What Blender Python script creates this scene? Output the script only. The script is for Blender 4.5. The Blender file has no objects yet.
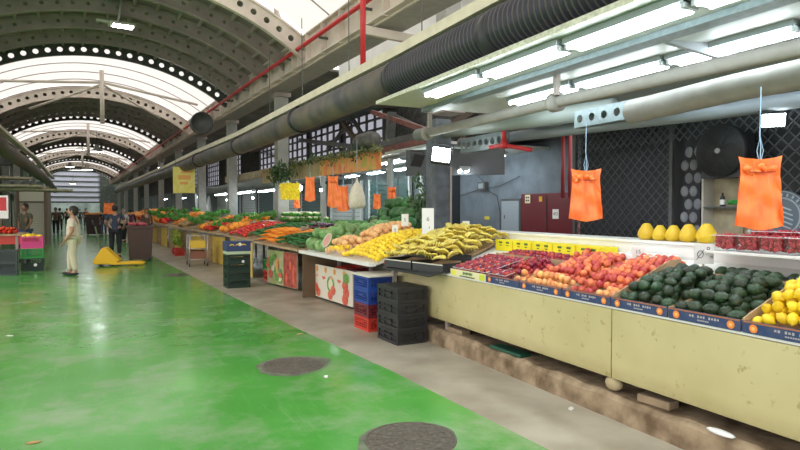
import bpy, bmesh, math, random
from mathutils import Vector, Matrix, Euler
random.seed(7)
R = math.radians
PI = math.pi
C = bpy.context.scene.collection
# ------------------------------------------------------------------ camera geometry
F = 590.; H = 1.6; YAW = math.atan((400 - 115) / F); PIT = math.atan((209 - 225) / F)
def ray(px, py):
    u = (px - 400) / F; v = (225 - py) / F
    cp, sp = math.cos(PIT), math.sin(PIT)
    fw = (math.sin(YAW) * cp, math.cos(YAW) * cp, sp)
    r = (math.cos(YAW), -math.sin(YAW), 0)
    up = (-math.sin(YAW) * sp, -math.cos(YAW) * sp, cp)
    return [fw[i] + u * r[i] + v * up[i] for i in range(3)]
def G(px, py, z=0.):
    d = ray(px, py); t = (z - H) / d[2]; return Vector((d[0] * t, d[1] * t, z))
def AX(px, py, X):
    d = ray(px, py); t = X / d[0]; return Vector((X, d[1] * t, H + d[2] * t))
def AY(px, py, Y):
    d = ray(px, py); t = Y / d[1]; return Vector((d[0] * t, Y, H + d[2] * t))
TH = R(3.48)
def HW(L, D, z):
    return Vector((L * math.cos(TH) - D * math.sin(TH), L * math.sin(TH) + D * math.cos(TH), z))
# ------------------------------------------------------------------ materials
MC = {}
def mat(name, col, rough=.6, metal=0., var=.0, scale=6., bump=0., col2=None, spec=.5, objvar=0., alpha=None, trans=0., detail=4., sub=0.):
    if name in MC: return MC[name]
    m = bpy.data.materials.new(name); m.use_nodes = True; MC[name] = m
    nt = m.node_tree; b = nt.nodes['Principled BSDF']; L = nt.links.new
    b.inputs['Roughness'].default_value = rough; b.inputs['Metallic'].default_value = metal
    b.inputs['Specular IOR Level'].default_value = spec
    c = (*col, 1)
    b.inputs['Base Color'].default_value = c
    out = None
    tc = nt.nodes.new('ShaderNodeTexCoord')
    if var or col2 or bump:
        n = nt.nodes.new('ShaderNodeTexNoise'); n.inputs['Scale'].default_value = scale; n.inputs['Detail'].default_value = detail
        L(tc.outputs['Object'], n.inputs['Vector'])
        cr = nt.nodes.new('ShaderNodeValToRGB'); L(n.outputs['Fac'], cr.inputs['Fac'])
        cr.color_ramp.elements[0].position = .35; cr.color_ramp.elements[1].position = .65
        if col2: a, d = col, col2
        else: a = [x * (1 - var) for x in col]; d = [min(1, x * (1 + var)) for x in col]
        cr.color_ramp.elements[0].color = (*a, 1); cr.color_ramp.elements[1].color = (*d, 1)
        out = cr.outputs['Color']
        if bump:
            bp = nt.nodes.new('ShaderNodeBump'); bp.inputs['Strength'].default_value = bump; bp.inputs['Distance'].default_value = .02
            L(n.outputs['Fac'], bp.inputs['Height']); L(bp.outputs['Normal'], b.inputs['Normal'])
    if objvar:
        oi = nt.nodes.new('ShaderNodeObjectInfo'); hs = nt.nodes.new('ShaderNodeHueSaturation')
        mr = nt.nodes.new('ShaderNodeMapRange'); mr.inputs['To Min'].default_value = 1 - objvar; mr.inputs['To Max'].default_value = 1 + objvar
        mh = nt.nodes.new('ShaderNodeMapRange'); mh.inputs['To Min'].default_value = .5 - objvar * .06; mh.inputs['To Max'].default_value = .5 + objvar * .06
        L(oi.outputs['Random'], mr.inputs['Value']); L(oi.outputs['Random'], mh.inputs['Value'])
        L(mr.outputs['Result'], hs.inputs['Value']); L(mh.outputs['Result'], hs.inputs['Hue'])
        if out: L(out, hs.inputs['Color'])
        else: hs.inputs['Color'].default_value = c
        out = hs.outputs['Color']
    if out: L(out, b.inputs['Base Color'])
    if alpha is not None: b.inputs['Alpha'].default_value = alpha
    if trans: b.inputs['Transmission Weight'].default_value = trans
    return m
def emis(name, col, s):
    m = bpy.data.materials.new(name); m.use_nodes = True; nt = m.node_tree
    b = nt.nodes['Principled BSDF']; b.inputs['Base Color'].default_value = (*col, 1)
    b.inputs['Emission Color'].default_value = (*col, 1); b.inputs['Emission Strength'].default_value = s
    MC[name] = m; return m
# ------------------------------------------------------------------ mesh builder
class MB:
    def __init__(s): s.v = []; s.f = []; s.m = []
    def add(s, vs, fs, mi=0):
        o = len(s.v); s.v += [tuple(v) for v in vs]; s.f += [tuple(i + o for i in f) for f in fs]; s.m += [mi] * len(fs); return s
    def box(s, c, d, rot=None, mi=0):
        vs = [Vector((x * d[0] / 2, y * d[1] / 2, z * d[2] / 2)) for x in (-1, 1) for y in (-1, 1) for z in (-1, 1)]
        if rot is not None:
            M = rot if isinstance(rot, Matrix) else Matrix.Rotation(rot, 3, 'Z'); vs = [M @ v for v in vs]
        c = Vector(c); return s.add([v + c for v in vs], [(0, 1, 3, 2), (4, 6, 7, 5), (0, 4, 5, 1), (2, 3, 7, 6), (0, 2, 6, 4), (1, 5, 7, 3)], mi)
    def bar(s, a, b, w, h, mi=0):
        a = Vector(a); b = Vector(b); d = (b - a); l = d.length; d.normalize()
        up = Vector((0, 0, 1)) if abs(d.z) < .95 else Vector((1, 0, 0))
        x = d.cross(up).normalized(); z = x.cross(d).normalized()
        vs = [p + x * sx * w / 2 + z * sz * h / 2 for p in (a, b) for sx in (-1, 1) for sz in (-1, 1)]
        return s.add(vs, [(0, 1, 3, 2), (4, 6, 7, 5), (0, 4, 5, 1), (2, 3, 7, 6), (0, 2, 6, 4), (1, 5, 7, 3)], mi)
    def tube(s, pts, r, n=10, cap=True, mi=0):
        pts = [Vector(p) for p in pts]; k = len(pts); rs = r if isinstance(r, (list, tuple)) else [r] * k
        vs = []; px = None
        for i, p in enumerate(pts):
            d = (pts[min(i + 1, k - 1)] - pts[max(i - 1, 0)]).normalized()
            if px is None:
                up = Vector((0, 0, 1)) if abs(d.z) < .9 else Vector((1, 0, 0)); px = d.cross(up).normalized()
            else: px = (px - d * px.dot(d)).normalized()
            y = d.cross(px)
            for j in range(n):
                a = 2 * PI * j / n; vs.append(p + (px * math.cos(a) + y * math.sin(a)) * rs[i])
        fs = [(i * n + j, i * n + (j + 1) % n, (i + 1) * n + (j + 1) % n, (i + 1) * n + j) for i in range(k - 1) for j in range(n)]
        if cap: fs += [tuple(range(n))[::-1], tuple((k - 1) * n + j for j in range(n))]
        return s.add(vs, fs, mi)
    def lathe(s, prof, n=16, c=(0, 0, 0), M=None, mi=0):
        vs = []; c = Vector(c)
        for (r, z) in prof:
            for j in range(n):
                v = Vector((r * math.cos(2 * PI * j / n), r * math.sin(2 * PI * j / n), z))
                if M is not None: v = M @ v
                vs.append(v + c)
        k = len(prof)
        fs = [(i * n + j, i * n + (j + 1) % n, (i + 1) * n + (j + 1) % n, (i + 1) * n + j) for i in range(k - 1) for j in range(n)]
        if prof[0][0] > 1e-4: fs.append(tuple(range(n))[::-1])
        if prof[-1][0] > 1e-4: fs.append(tuple((k - 1) * n + j for j in range(n)))
        return s.add(vs, fs, mi)
    def ell(s, c, r, n=12, k=8, M=None, mi=0):
        prof = [(math.sin(PI * i / k), -math.cos(PI * i / k)) for i in range(k + 1)]
        S = Matrix.Diagonal(Vector(r)); 
        return s.lathe([(max(p[0], 1e-5), p[1]) for p in prof], n, c, (M @ S) if M is not None else S, mi)
    def poly(s, pts, mi=0): return s.add(pts, [tuple(range(len(pts)))], mi)
    def prism(s, pts, off, mi=0):
        n = len(pts); off = Vector(off); vs = [Vector(p) for p in pts] + [Vector(p) + off for p in pts]
        return s.add(vs, [tuple(range(n))[::-1], tuple(range(n, 2 * n))] + [(i, (i + 1) % n, n + (i + 1) % n, n + i) for i in range(n)], mi)
    def mesh(s, name, mats, smooth=False):
        me = bpy.data.meshes.new(name); me.from_pydata(s.v, [], s.f)
        for m in (mats if isinstance(mats, (list, tuple)) else [mats]): me.materials.append(m)
        for p, mi in zip(me.polygons, s.m): p.material_index = mi; p.use_smooth = smooth
        bm = bmesh.new(); bm.from_mesh(me); bmesh.ops.recalc_face_normals(bm, faces=bm.faces); bm.to_mesh(me); bm.free()
        me.update(); return me
    def build(s, name, mats, parent=None, smooth=False, bevel=0., loc=None, rz=0.):
        o = bpy.data.objects.new(name, s.mesh(name, mats, smooth)); C.objects.link(o)
        if parent: o.parent = parent
        if loc is not None: o.location = loc
        o.rotation_euler.z = rz
        if bevel:
            b = o.modifiers.new('bevel', 'BEVEL'); b.width = bevel; b.segments = 2; b.limit_method = 'ANGLE'
        return o
def tag(o, label, cat, group=None):
    o['label'] = label; o['category'] = cat
    if group: o['group'] = group
    return o
def thing(name, label, cat, loc=(0, 0, 0), rz=0., group=None):
    o = bpy.data.objects.new(name, None); C.objects.link(o); o.location = loc; o.rotation_euler.z = rz; o.empty_display_size = .1
    return tag(o, label, cat, group)
def struct(o): o['kind'] = 'structure'; return o
def copy_tree(o, loc=None, rot=None, label=None, group=None, parent=None, scale=None):
    c = o.copy(); C.objects.link(c)
    if parent: c.parent = parent
    if loc is not None: c.location = loc
    if rot is not None: c.rotation_euler = rot
    if scale is not None: c.scale = scale
    if label: c['label'] = label
    if group: c['group'] = group
    for ch in list(o.children): copy_tree(ch, parent=c)
    return c
def lerp(a, b, t): return Vector(a) * (1 - t) + Vector(b) * t
def text(body, size, M, material, parent, name='lettering', ext=.001):
    cu = bpy.data.curves.new(name, 'FONT'); cu.body = body; cu.size = size; cu.align_x = 'CENTER'; cu.align_y = 'CENTER'; cu.extrude = ext
    t = bpy.data.objects.new(name, cu); C.objects.link(t)
    bpy.context.view_layer.update()
    me = bpy.data.meshes.new_from_object(t.evaluated_get(bpy.context.evaluated_depsgraph_get()))
    bpy.data.objects.remove(t); me.materials.clear(); me.materials.append(material)
    o = bpy.data.objects.new(name, me); C.objects.link(o); o.parent = parent
    o.matrix_local = M; return o
# ------------------------------------------------------------------ palette
concrete = mat('concrete', (.36, .33, .27), .75, var=.22, scale=1.6, bump=.15, detail=8)
steel = mat('grey_steel', (.33, .28, .255), .6, var=.1, scale=3)
cream = mat('cream_steel', (.62, .54, .47), .55, var=.12, scale=2)
darkst = mat('dark_steel', (.085, .09, .085), .6, var=.2, scale=4)
vaultm = mat('vault_sheet', (.25, .205, .195), .6, var=.12, scale=2)
redp = mat('red_paint', (.55, .025, .03), .4)
white = mat('white_laminate', (.78, .77, .74), .4, var=.03, scale=5)
whitep = mat('white_plastic', (.8, .8, .78), .35)
black = mat('black_plastic', (.022, .024, .026), .45)
galv = mat('galvanised_steel', (.20, .245, .255), .42, metal=.2, var=.12, scale=25)
pipem = mat('pipe_paint', (.27, .255, .23), .75, var=.08, scale=8)
wood = mat('pale_wood', (.42, .30, .17), .6, var=.2, scale=7)
card = mat('cardboard', (.45, .31, .18), .8, var=.1, scale=9)
yellow = mat('yellow_plastic', (.85, .58, .01), .5, var=.05)
brown = mat('brown_plastic', (.07, .035, .028), .5)
ink = mat('black_ink', (.02, .02, .02), .6)
tubeE = emis('tube_glow', (.84, .94, 1.), 24.)
floodE = emis('flood_glow', (.85, .95, 1.), 30.)
bulbE = emis('bulb_glow', (.95, .98, 1.), 30.)
# ================================================================== SETTING
# floor: painted green aisle + bare concrete, one slab
edge = [(2.66, -6), (2.60, 1.5), (2.58, 3.06), (2.44, 5.3), (2.19, 7.6), (1.88, 11.4), (1.72, 13.6), (1.25, 20), (.5, 30), (-4.5, 92)]
def floor_mat():
    m = bpy.data.materials.new('green_floor_paint'); m.use_nodes = True; nt = m.node_tree; L = nt.links.new; b = nt.nodes['Principled BSDF']
    tc = nt.nodes.new('ShaderNodeTexCoord')
    def noise(sc, det=6, rough=.6, vec=None):
        n = nt.nodes.new('ShaderNodeTexNoise'); n.inputs['Scale'].default_value = sc; n.inputs['Detail'].default_value = det; n.inputs['Roughness'].default_value = rough
        L(vec or tc.outputs['Object'], n.inputs['Vector']); return n.outputs['Fac']
    def ramp(f, stops):
        c = nt.nodes.new('ShaderNodeValToRGB'); L(f, c.inputs['Fac']); e = c.color_ramp.elements
        e[0].position, e[0].color = stops[0]; e[1].position, e[1].color = stops[-1]
        for p, col in stops[1:-1]:
            q = e.new(p); q.color = col
        return c.outputs['Color']
    def mix(a, bb, f, mode='MIX'):
        x = nt.nodes.new('ShaderNodeMix'); x.data_type = 'RGBA'; x.blend_type = mode
        for i, val in ((6, a), (7, bb)):
            if isinstance(val, tuple): x.inputs[i].default_value = val
            else: L(val, x.inputs[i])
        if isinstance(f, float): x.inputs[0].default_value = f
        else: L(f, x.inputs[0])
        return x.outputs[2]
    base = ramp(noise(.5, 3), [(.3, (.055, .28, .04, 1)), (.7, (.10, .38, .06, 1))])
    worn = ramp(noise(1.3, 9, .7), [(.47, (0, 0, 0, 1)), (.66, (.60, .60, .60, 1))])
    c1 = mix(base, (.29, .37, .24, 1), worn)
    scuff = ramp(noise(5.5, 12, .75), [(.60, (0, 0, 0, 1)), (.72, (.6, .6, .6, 1))])
    c2 = mix(c1, (.12, .17, .08, 1), scuff)
    # paler streaks along the aisle
    mp = nt.nodes.new('ShaderNodeMapping'); mp.inputs['Scale'].default_value = (6, .5, 1); L(tc.outputs['Object'], mp.inputs['Vector'])
    st = ramp(noise(2., 6, .7, mp.outputs['Vector']), [(.55, (0, 0, 0, 1)), (.8, (.45, .45, .45, 1))])
    c3 = mix(c2, (.22, .42, .18, 1), st)
    L(c3, b.inputs['Base Color'])
    rg = ramp(noise(2.2, 8, .7), [(.3, (.10, .10, .10, 1)), (.75, (.30, .30, .30, 1))])
    L(rg, b.inputs['Roughness'])
    bp = nt.nodes.new('ShaderNodeBump'); bp.inputs['Strength'].default_value = .06; bp.inputs['Distance'].default_value = .01
    L(noise(1.6, 3), bp.inputs['Height']); L(bp.outputs['Normal'], b.inputs['Normal'])
    return m
fb = MB()
n = len(edge)
for i in range(n - 1):
    (x0, y0), (x1, y1) = edge[i], edge[i + 1]
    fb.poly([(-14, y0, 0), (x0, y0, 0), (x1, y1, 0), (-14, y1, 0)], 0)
    fb.poly([(x0, y0, 0), (14, y0, 0), (14, y1, 0), (x1, y1, 0)], 1)
fb.poly([(-20, 92, 0), (14, 92, 0), (14, 102, 0), (-20, 102, 0)], 0)
fconc = mat('floor_concrete', (.27, .23, .17), .42, scale=1.7, bump=.15, col2=(.42, .38, .30), detail=12)
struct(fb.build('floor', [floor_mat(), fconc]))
# curb under the front counter, slightly broken along its edge
cb = MB(); N = 60
rows = []
for i in range(N + 1):
    y = -1. + 9.6 * i / N; j = lambda a: random.uniform(-a, a)
    x0 = 3.39 - max(0, y - 6) * .0
    rows.append([(x0 + j(.006), y, -.01), (x0 + .015 + j(.012), y, .15 + j(.012)), (x0 + .05 + j(.015), y, .185 + j(.012)), (3.75, y, .19), (3.75, y, -.01)])
vs = [v for r in rows for v in r]
cb.add(vs, [(i * 5 + k, i * 5 + k + 1, i * 5 + k + 6, i * 5 + k + 5) for i in range(N) for k in range(4)] + [(0, 1, 2, 3, 4), tuple(N * 5 + k for k in range(5))[::-1]])
struct(cb.build('trim_1', mat('curb_concrete', (.13, .085, .045), .9, scale=5, col2=(.37, .28, .18), bump=.6, detail=10)))

# ------------------------------------------------------------------ vaulted roof
W_, CX, ZC, RR = 4.2, 1.0, -.12, 7.02
AH = math.asin(W_ / RR)
def arc(a, r, D): return HW(CX + r * math.sin(a), D, ZC + r * math.cos(a))
def holed_band(mb, D, r0, r1, nh, hr, thick=.06, mi=0, holes=True):
    for i in range(nh):
        a0 = -AH + 2 * AH * i / nh; a1 = -AH + 2 * AH * (i + 1) / nh; am = (a0 + a1) / 2; rm = (r0 + r1) / 2
        n = 16; out = []; inn = []
        for k in range(n):
            t = 2 * PI * k / n; cx, cy = math.cos(t), math.sin(t); s = max(abs(cx), abs(cy))
            out.append((am + (a1 - a0) / 2 * cx / s, rm + (r1 - r0) / 2 * cy / s))
            inn.append((am + hr * cx / rm, rm + hr * cy))
        for side, dd in ((0, D - thick / 2), (1, D + thick / 2)):
            vs = [arc(a, r, dd) for a, r in out] + [arc(a, r, dd) for a, r in inn]
            mb.add(vs, [(k, (k + 1) % n, n + (k + 1) % n, n + k) for k in range(n)] + ([] if holes else [tuple(range(n, 2 * n))]), mi)
        vs = [arc(a, r, D - thick / 2) for a, r in inn] + [arc(a, r, D + thick / 2) for a, r in inn]
        if holes: mb.add(vs, [(k, (k + 1) % n, n + (k + 1) % n, n + k) for k in range(n)], mi)
    for r in (r0, r1):   # flanges
        K = 32
        for i in range(K):
            a0 = -AH + 2 * AH * i / K; a1 = -AH + 2 * AH * (i + 1) / K
            w = .14; h = .02
            vs = [arc(a, rr, D + s) for a in (a0, a1) for rr in (r - h, r + h) for s in (-w / 2, w / 2)]
            mb.add(vs, [(0, 1, 3, 2), (4, 6, 7, 5), (0, 4, 5, 1), (2, 3, 7, 6), (0, 2, 6, 4), (1, 5, 7, 3)], mi)
starts = [13.85, 30., 46.2, 62.4, 78.6]; VL = 8.25
def shell(D0, D1, r, K=40, thick=.05):
    mb = MB()
    for i in range(K):
        a0 = -AH * 1.02 + 2.04 * AH * i / K; a1 = -AH * 1.02 + 2.04 * AH * (i + 1) / K
        dz = 0
        vs = [arc(a, rr, D) for a in (a0, a1) for rr in (r, r + thick) for D in (D0, D1)]
        mb.add(vs, [(0, 1, 3, 2), (4, 6, 7, 5), (0, 4, 5, 1), (2, 3, 7, 6)] + ([(0, 2, 6, 4), (1, 5, 7, 3)]))
    return mb
memb = bpy.data.materials.new('membrane'); memb.use_nodes = True
nt = memb.node_tree; nt.nodes.clear(); o_ = nt.nodes.new('ShaderNodeOutputMaterial'); t_ = nt.nodes.new('ShaderNodeBsdfTranslucent'); d_ = nt.nodes.new('ShaderNodeBsdfDiffuse'); x_ = nt.nodes.new('ShaderNodeMixShader')
t_.inputs[0].default_value = (.86, .85, .83, 1); d_.inputs[0].default_value = (.8, .8, .78, 1); x_.inputs[0].default_value = .2
nt.links.new(t_.outputs[0], x_.inputs[1]); nt.links.new(d_.outputs[0], x_.inputs[2]); nt.links.new(x_.outputs[0], o_.inputs[0])
for vi, D0 in enumerate(starts):
    D1 = D0 + VL
    c = struct(shell(D0 + .05, D1 - .05, RR + .16).build('ceiling', vaultm))
    # purlins along the vault, children of the ceiling
    pm = MB()
    for k in range(17):
        a = -AH * .97 + 1.94 * AH * k / 16
        p0 = arc(a, RR + .10, D0 + .1); p1 = arc(a, RR + .10, D1 - .1); pm.bar(p0, p1, .07, .1)
    pm.build('roof_purlins', steel, c)
    nr = 6 if vi < 2 else 4
    for k in range(nr):
        D = D0 + VL * k / (nr - 1); end = k in (0, nr - 1)
        rb = MB(); holed_band(rb, D, RR - (.30 if k == 0 else .22), RR + .13, 26, .075 if end and k == 0 else (.085 if end else .05), holes=end or vi < 2)
        rb.build('arch_rib', cream if k == 0 else (darkst if k == nr - 1 else steel), c)  # far rib in dark steel: its shade is put into the colour
gaps = [(-6., 13.7)] + [(D + VL + .05, D + 16.2) for D in starts]
for gi, (a, b) in enumerate(gaps):
    w = struct(shell(a, b, RR + .22, thick=.004).build('window_%d' % (gi + 1), memb))
    m = MB(); q = int((b - a) / 1.6)
    for k in range(1, q + 1):
        D = a + (b - a) * k / (q + 1)
        m.tube([arc(-AH + 2 * AH * i / 24, RR + .20, D) for i in range(25)], .018, 5, False)
    m.build('membrane_cable', steel, w)
# king posts with tie rods hanging in the gaps between the vaults
for q_ in range(3):
    D = 26. + 16.2 * q_; xl = [1.18, 1.1, 1.05][q_]
    t = thing('roof_truss', 'cream king post truss with tie rods, %s down the hall' % ['nearest of the three', 'the middle one', 'the farthest one'][q_], 'truss')
    m = MB(); m.tube([HW(xl, D, 7.02), HW(xl, D, 4.95)], .085, 10); m.build('king_post', cream, t, True)
    for s_ in (-1, 1):
        m = MB(); m.tube([HW(xl + s_ * .05, D, 6.55), HW(xl + s_ * 3.6, D, 6.25 if s_ < 0 else 6.0)], .05, 8); m.build('tie_rod', cream, t, True)
        m = MB(); m.tube([HW(xl + s_ * .05, D, 6.45), HW(xl + s_ * 2.6, D + 3.9, 5.9)], .05, 8); m.build('brace', cream, t, True)
# curved strut under near vault on the right
t = MB(); t.tube([HW(4.25, 13.9, 7.2), HW(4.5, 14.2, 6.4), HW(4.9, 14.6, 5.75)], .075, 8)
tag(t.build('strut', cream, smooth=True), 'cream tubular strut leaning down onto the red pipe beam', 'strut')

# ------------------------------------------------------------------ side beams, columns, side roof
def hbar(mb, L, z, D0, D1, w, h): mb.bar(HW(L, D0, z), HW(L, D1, z), w, h)
b = thing('roof_beam', 'long cream steel beam along the right side carrying the red pipe', 'beam')
m = MB(); hbar(m, 5.12, 5.43, 3, 94, .03, .72); m.build('web', cream, b)
m = MB(); hbar(m, 5.10, 5.80, 3, 94, .22, .03); hbar(m, 5.10, 5.12, 3, 94, .26, .03); m.build('flange', cream, b)
m = MB()
for i in range(90): D = 3.5 + i * 1.0; m.bar(HW(5.03, D, 5.14), HW(5.03, D, 5.59), .03, .15) if False else m.box(HW(5.04, D, 5.43), (.14, .03, .70), TH)
m.build('stiffeners', cream, b)
struct(MB().bar(HW(5.44, 3, 5.09), HW(5.44, 94, 5.09), .60, .05).build('ceiling', mat('soffit_green', (.33, .31, .28), .6, var=.08)))
b2 = thing('roof_beam', 'long weathered steel beam along the left side of the hall', 'beam')
m = MB(); hbar(m, -2.92, 5.35, 14, 94, .03, .46); hbar(m, -2.9, 5.6, 14, 94, .22, .03); hbar(m, -2.9, 5.12, 14, 94, .3, .03); m.build('girder', steel, b2)
p = thing('fire_pipe', 'red fire pipe running along the right roof beam', 'pipe')
MB().tube([HW(4.88, D, 5.47) for D in (4, 9, 20, 40, 60, 92)], .05, 8).build('main_pipe', redp, p, True)
# clips
for D in [8 + 2.2 * i for i in range(12)]: MB().bar(HW(4.88, D, 5.41), HW(5.1, D, 5.41), .03, .05).build('pipe_clip', darkst, p)
dp = AX(363, 0, 3.62); dq = AX(363, 68, 3.62)
tag(MB().tube([(dq.x, dq.y, dq.z), (dp.x, dp.y, 5.9)], .045, 10).build('riser_pipe', redp, smooth=True), 'vertical red pipe dropping from the beam to the black duct', 'pipe')
a = G(305, 33, 5.0); bb = G(355, 50, 5.0)
tag(MB().bar(HW(4.95, 10.2, 5.0), HW(6.3, 9.6, 4.75), .12, .16).build('strut', cream), 'short cream strut angling out from beneath the right roof beam', 'strut')
colD = [9.3, 17.3, 23.5, 29.6, 36.5, 44, 53, 62, 73, 84]
cl = ['square grey concrete column in front of the pale upper wall, nearest of the row', 'square grey column rising behind the yellow sign and vine wreath', 'square grey column, third of the row behind the black duct']
for i, D in enumerate(colD):
    t = thing('column', cl[i] if i < 3 else 'distant grey column in the right row under the roof beam', 'column', HW(5.6 if i else 6.25, D, 0), TH, None if i < 3 else 'distant right columns')
    MB().box((0, 0, 2.57 if i else 5.4), (.34, .34, 5.14 if i else 3.8)).build('shaft', mat('column_grey', (.36, .36, .33), .8, var=.08), t, bevel=.01)
    MB().box((0, 0, 5.0 if i else 3.45), (.44, .5, .12)).build('bearing_plate', steel, t)
for i, D in enumerate([33, 40, 48, 58, 70]):
    t = thing('column', 'grey column of the left row under the weathered beam', 'column', HW(-3.1, D, 0), TH, 'left columns')
    MB().box((0, 0, 2.57), (.36, .36, 5.14)).build('shaft', MC['column_grey'], t)
# vertical posts between beam and vault (dark gaps)
up = MB()
for D0 in starts[:3]:
    for k in range(9):
        D = D0 + .4 + k * 1.0
        up.box(HW(5.36, D, 5.62), (.12, .16, .6), TH)
tag(up.build('stub_posts', cream), 'row of short cream stub posts carrying the vaults on the beam', 'posts')
bpy.data.objects['stub_posts']['kind'] = 'structure'
# outer roof + walls on the right
sidew = mat('side_wall', (.30, .31, .29), .8, var=.2, scale=1.5)
struct(MB().bar(HW(9.2, 15.5, 5.5), HW(9.2, 94, 5.5), 6.2, .06).build('ceiling', mat('side_roof', (.17, .17, .15), .8, var=.3, scale=1.)))
struct(MB().bar(HW(6.7, 3, 5.3), HW(6.7, 15.4, 5.3), .08, 1.9).build('wall_upper', mat('pale_wall', (.62, .62, .58), .8, var=.06, scale=2)))
bw = MB()
bw.bar(HW(9.2, 8, 1.62), HW(9.2, 95, 1.62), .12, 3.24); bw.bar(HW(9.2, 8, 5.2), HW(9.2, 95, 5.2), .12, .5)
struct(bw.build('wall_right', mat('back_wall', (.10, .13, .13), .7, var=.4, scale=.8)))
pane = bpy.data.materials.new('frosted_pane'); pane.use_nodes = True
nt = pane.node_tree; nt.nodes.clear(); o_ = nt.nodes.new('ShaderNodeOutputMaterial'); t_ = nt.nodes.new('ShaderNodeBsdfTranslucent'); t_.inputs[0].default_value = (.60, .61, .66, 1); nt.links.new(t_.outputs[0], o_.inputs[0])
wdw = [(17.4, 20.6), (21.0, 24.2), (24.6, 27.2), (29.2, 32.0), (36, 38.5), (42, 46), (50, 56)]
for k, (D0, D1) in enumerate(wdw):
    w = struct(MB().bar(HW(9.2, D0, 4.1), HW(9.2, D1, 4.1), .01, 1.7).build('window_%d' % (20 + k), pane))
    m = MB(); q = int((D1 - D0) / .62)
    for i in range(q + 1): m.bar(HW(9.13, D0 + (D1 - D0) * i / q, 3.25), HW(9.13, D0 + (D1 - D0) * i / q, 4.95), .09, .07)
    for z in (3.27, 3.6, 3.95, 4.3, 4.65, 4.93): m.bar(HW(9.13, D0, z), HW(9.13, D1, z), .07, .07)
    m.build('window_frame', darkst, w)
pw = MB(); prev = 8
for (D0, D1) in wdw + [(95, 95)]:
    pw.bar(HW(9.2, prev, 4.1), HW(9.2, D0, 4.1), .12, 1.75); prev = D1
struct(pw.build('wall_loft', mat('loft_wall', (.05, .05, .045), .9, var=.4)))
# horizontal + diagonal steel clutter in the loft
lf = [((6.6, 9.2, 3.75), (8.8, 15.5, 3.9)), ((6.4, 9.5, 3.3), (6.4, 30, 3.35)), ((7.6, 10, 4.4), (7.9, 13, 3.2)), ((7.9, 13, 3.2), (7.6, 16.5, 4.5)), ((6.9, 16.5, 3.2), (7.2, 19.5, 4.6)), ((6.2, 20, 3.3), (8.8, 21, 3.3)), ((7, 9, 4.8), (7, 34, 4.8)), ((6.4, 12, 4.9), (8.9, 12.2, 4.9)), ((6.4, 17, 4.9), (8.9, 17.2, 4.9))]
for i, (a, b) in enumerate(lf):
    tag(MB().bar(a, b, .12, .16).build('loft_beam', darkst if i % 2 else mat('brown_steel', (.12, .085, .06), .7)), 'dark steel loft beam crossing in front of the gridded windows', 'beam', 'loft beams')
rust = mat('rust_red_steel', (.17, .06, .045), .7, var=.25)
for i, (p0, p1, w_, m_, l_) in enumerate([((372, 112, 6.6), (432, 132, 6.2), .09, rust, 'rust red beam sloping behind the left end of the canopy'), ((384, 150, 6.4), (428, 140, 6.0), .10, rust, 'brown red beam rising toward the flanged pipe'), ((392, 112, 6.5), (388, 160, 6.5), .16, darkst, 'dark upright between the gridded windows and the canopy'), ((300, 140, 7.2), (395, 152, 6.6), .12, darkst, 'long dark rail crossing in front of the gridded windows'), ((328, 150, 7.4), (352, 118, 7.4), .09, darkst, 'dark diagonal brace before the gridded windows'), ((352, 118, 7.4), (372, 150, 7.2), .09, darkst, 'dark diagonal brace right of the window brace peak'), ((260, 150, 7.6), (300, 165, 7.4), .12, steel, 'grey loft rail left of the gridded windows')]):
    tag(MB().bar(AX(*p0), AX(*p1), w_, w_ * 1.3).build('loft_brace', m_), l_, 'beam')
# far end of the hall
endc = HW(CX, 94.5, 0)
we = MB()
for k in range(8): we.box(HW(CX - .6, 94.4, 2.55 + k * .72), (7.0, .2, .22), TH)
we.box(HW(CX + 6.0, 94.4, 4), (6.4, .2, 8), TH).box(HW(CX - 7.2, 94.4, 4), (6.4, .2, 8), TH)
struct(we.build('wall_end', mat('end_wall', (.16, .19, .17), .8, var=.2)))
for k in range(6):
    struct(MB().box(HW(CX - .6, 94.3, 2.91 + k * .72), (7.0, .02, .5), TH).build('window_%d' % (40 + k), pane))
sk = mat('bright_facade', (.28, .30, .33), .6, scale=.6, col2=(.6, .63, .68))
struct(MB().box(HW(CX, 100, 1.8), (16, .2, 3.8), TH).build('wall_street', sk))
# left side
lw = MB(); lw.bar(HW(-7.2, 20, 1.6), HW(-7.2, 95, 1.6), .12, 3.2); lw.bar(HW(-7.2, 20, 4.7), HW(-7.2, 95, 4.7), .12, 1.7)
struct(lw.build('wall_left', mat('left_wall', (.25, .22, .18), .8, var=.3, scale=.7)))
for k in range(6):
    struct(MB().bar(HW(-7.2, 21 + k * 8, 3.5), HW(-7.2, 26 + k * 8, 3.5), .01, .7).build('window_%d' % (60 + k), pane))
struct(MB().bar(HW(-5.1, 20, 5.6), HW(-5.1, 94, 5.6), 4.3, .06).build('ceiling', MC['side_roof']))
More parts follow.
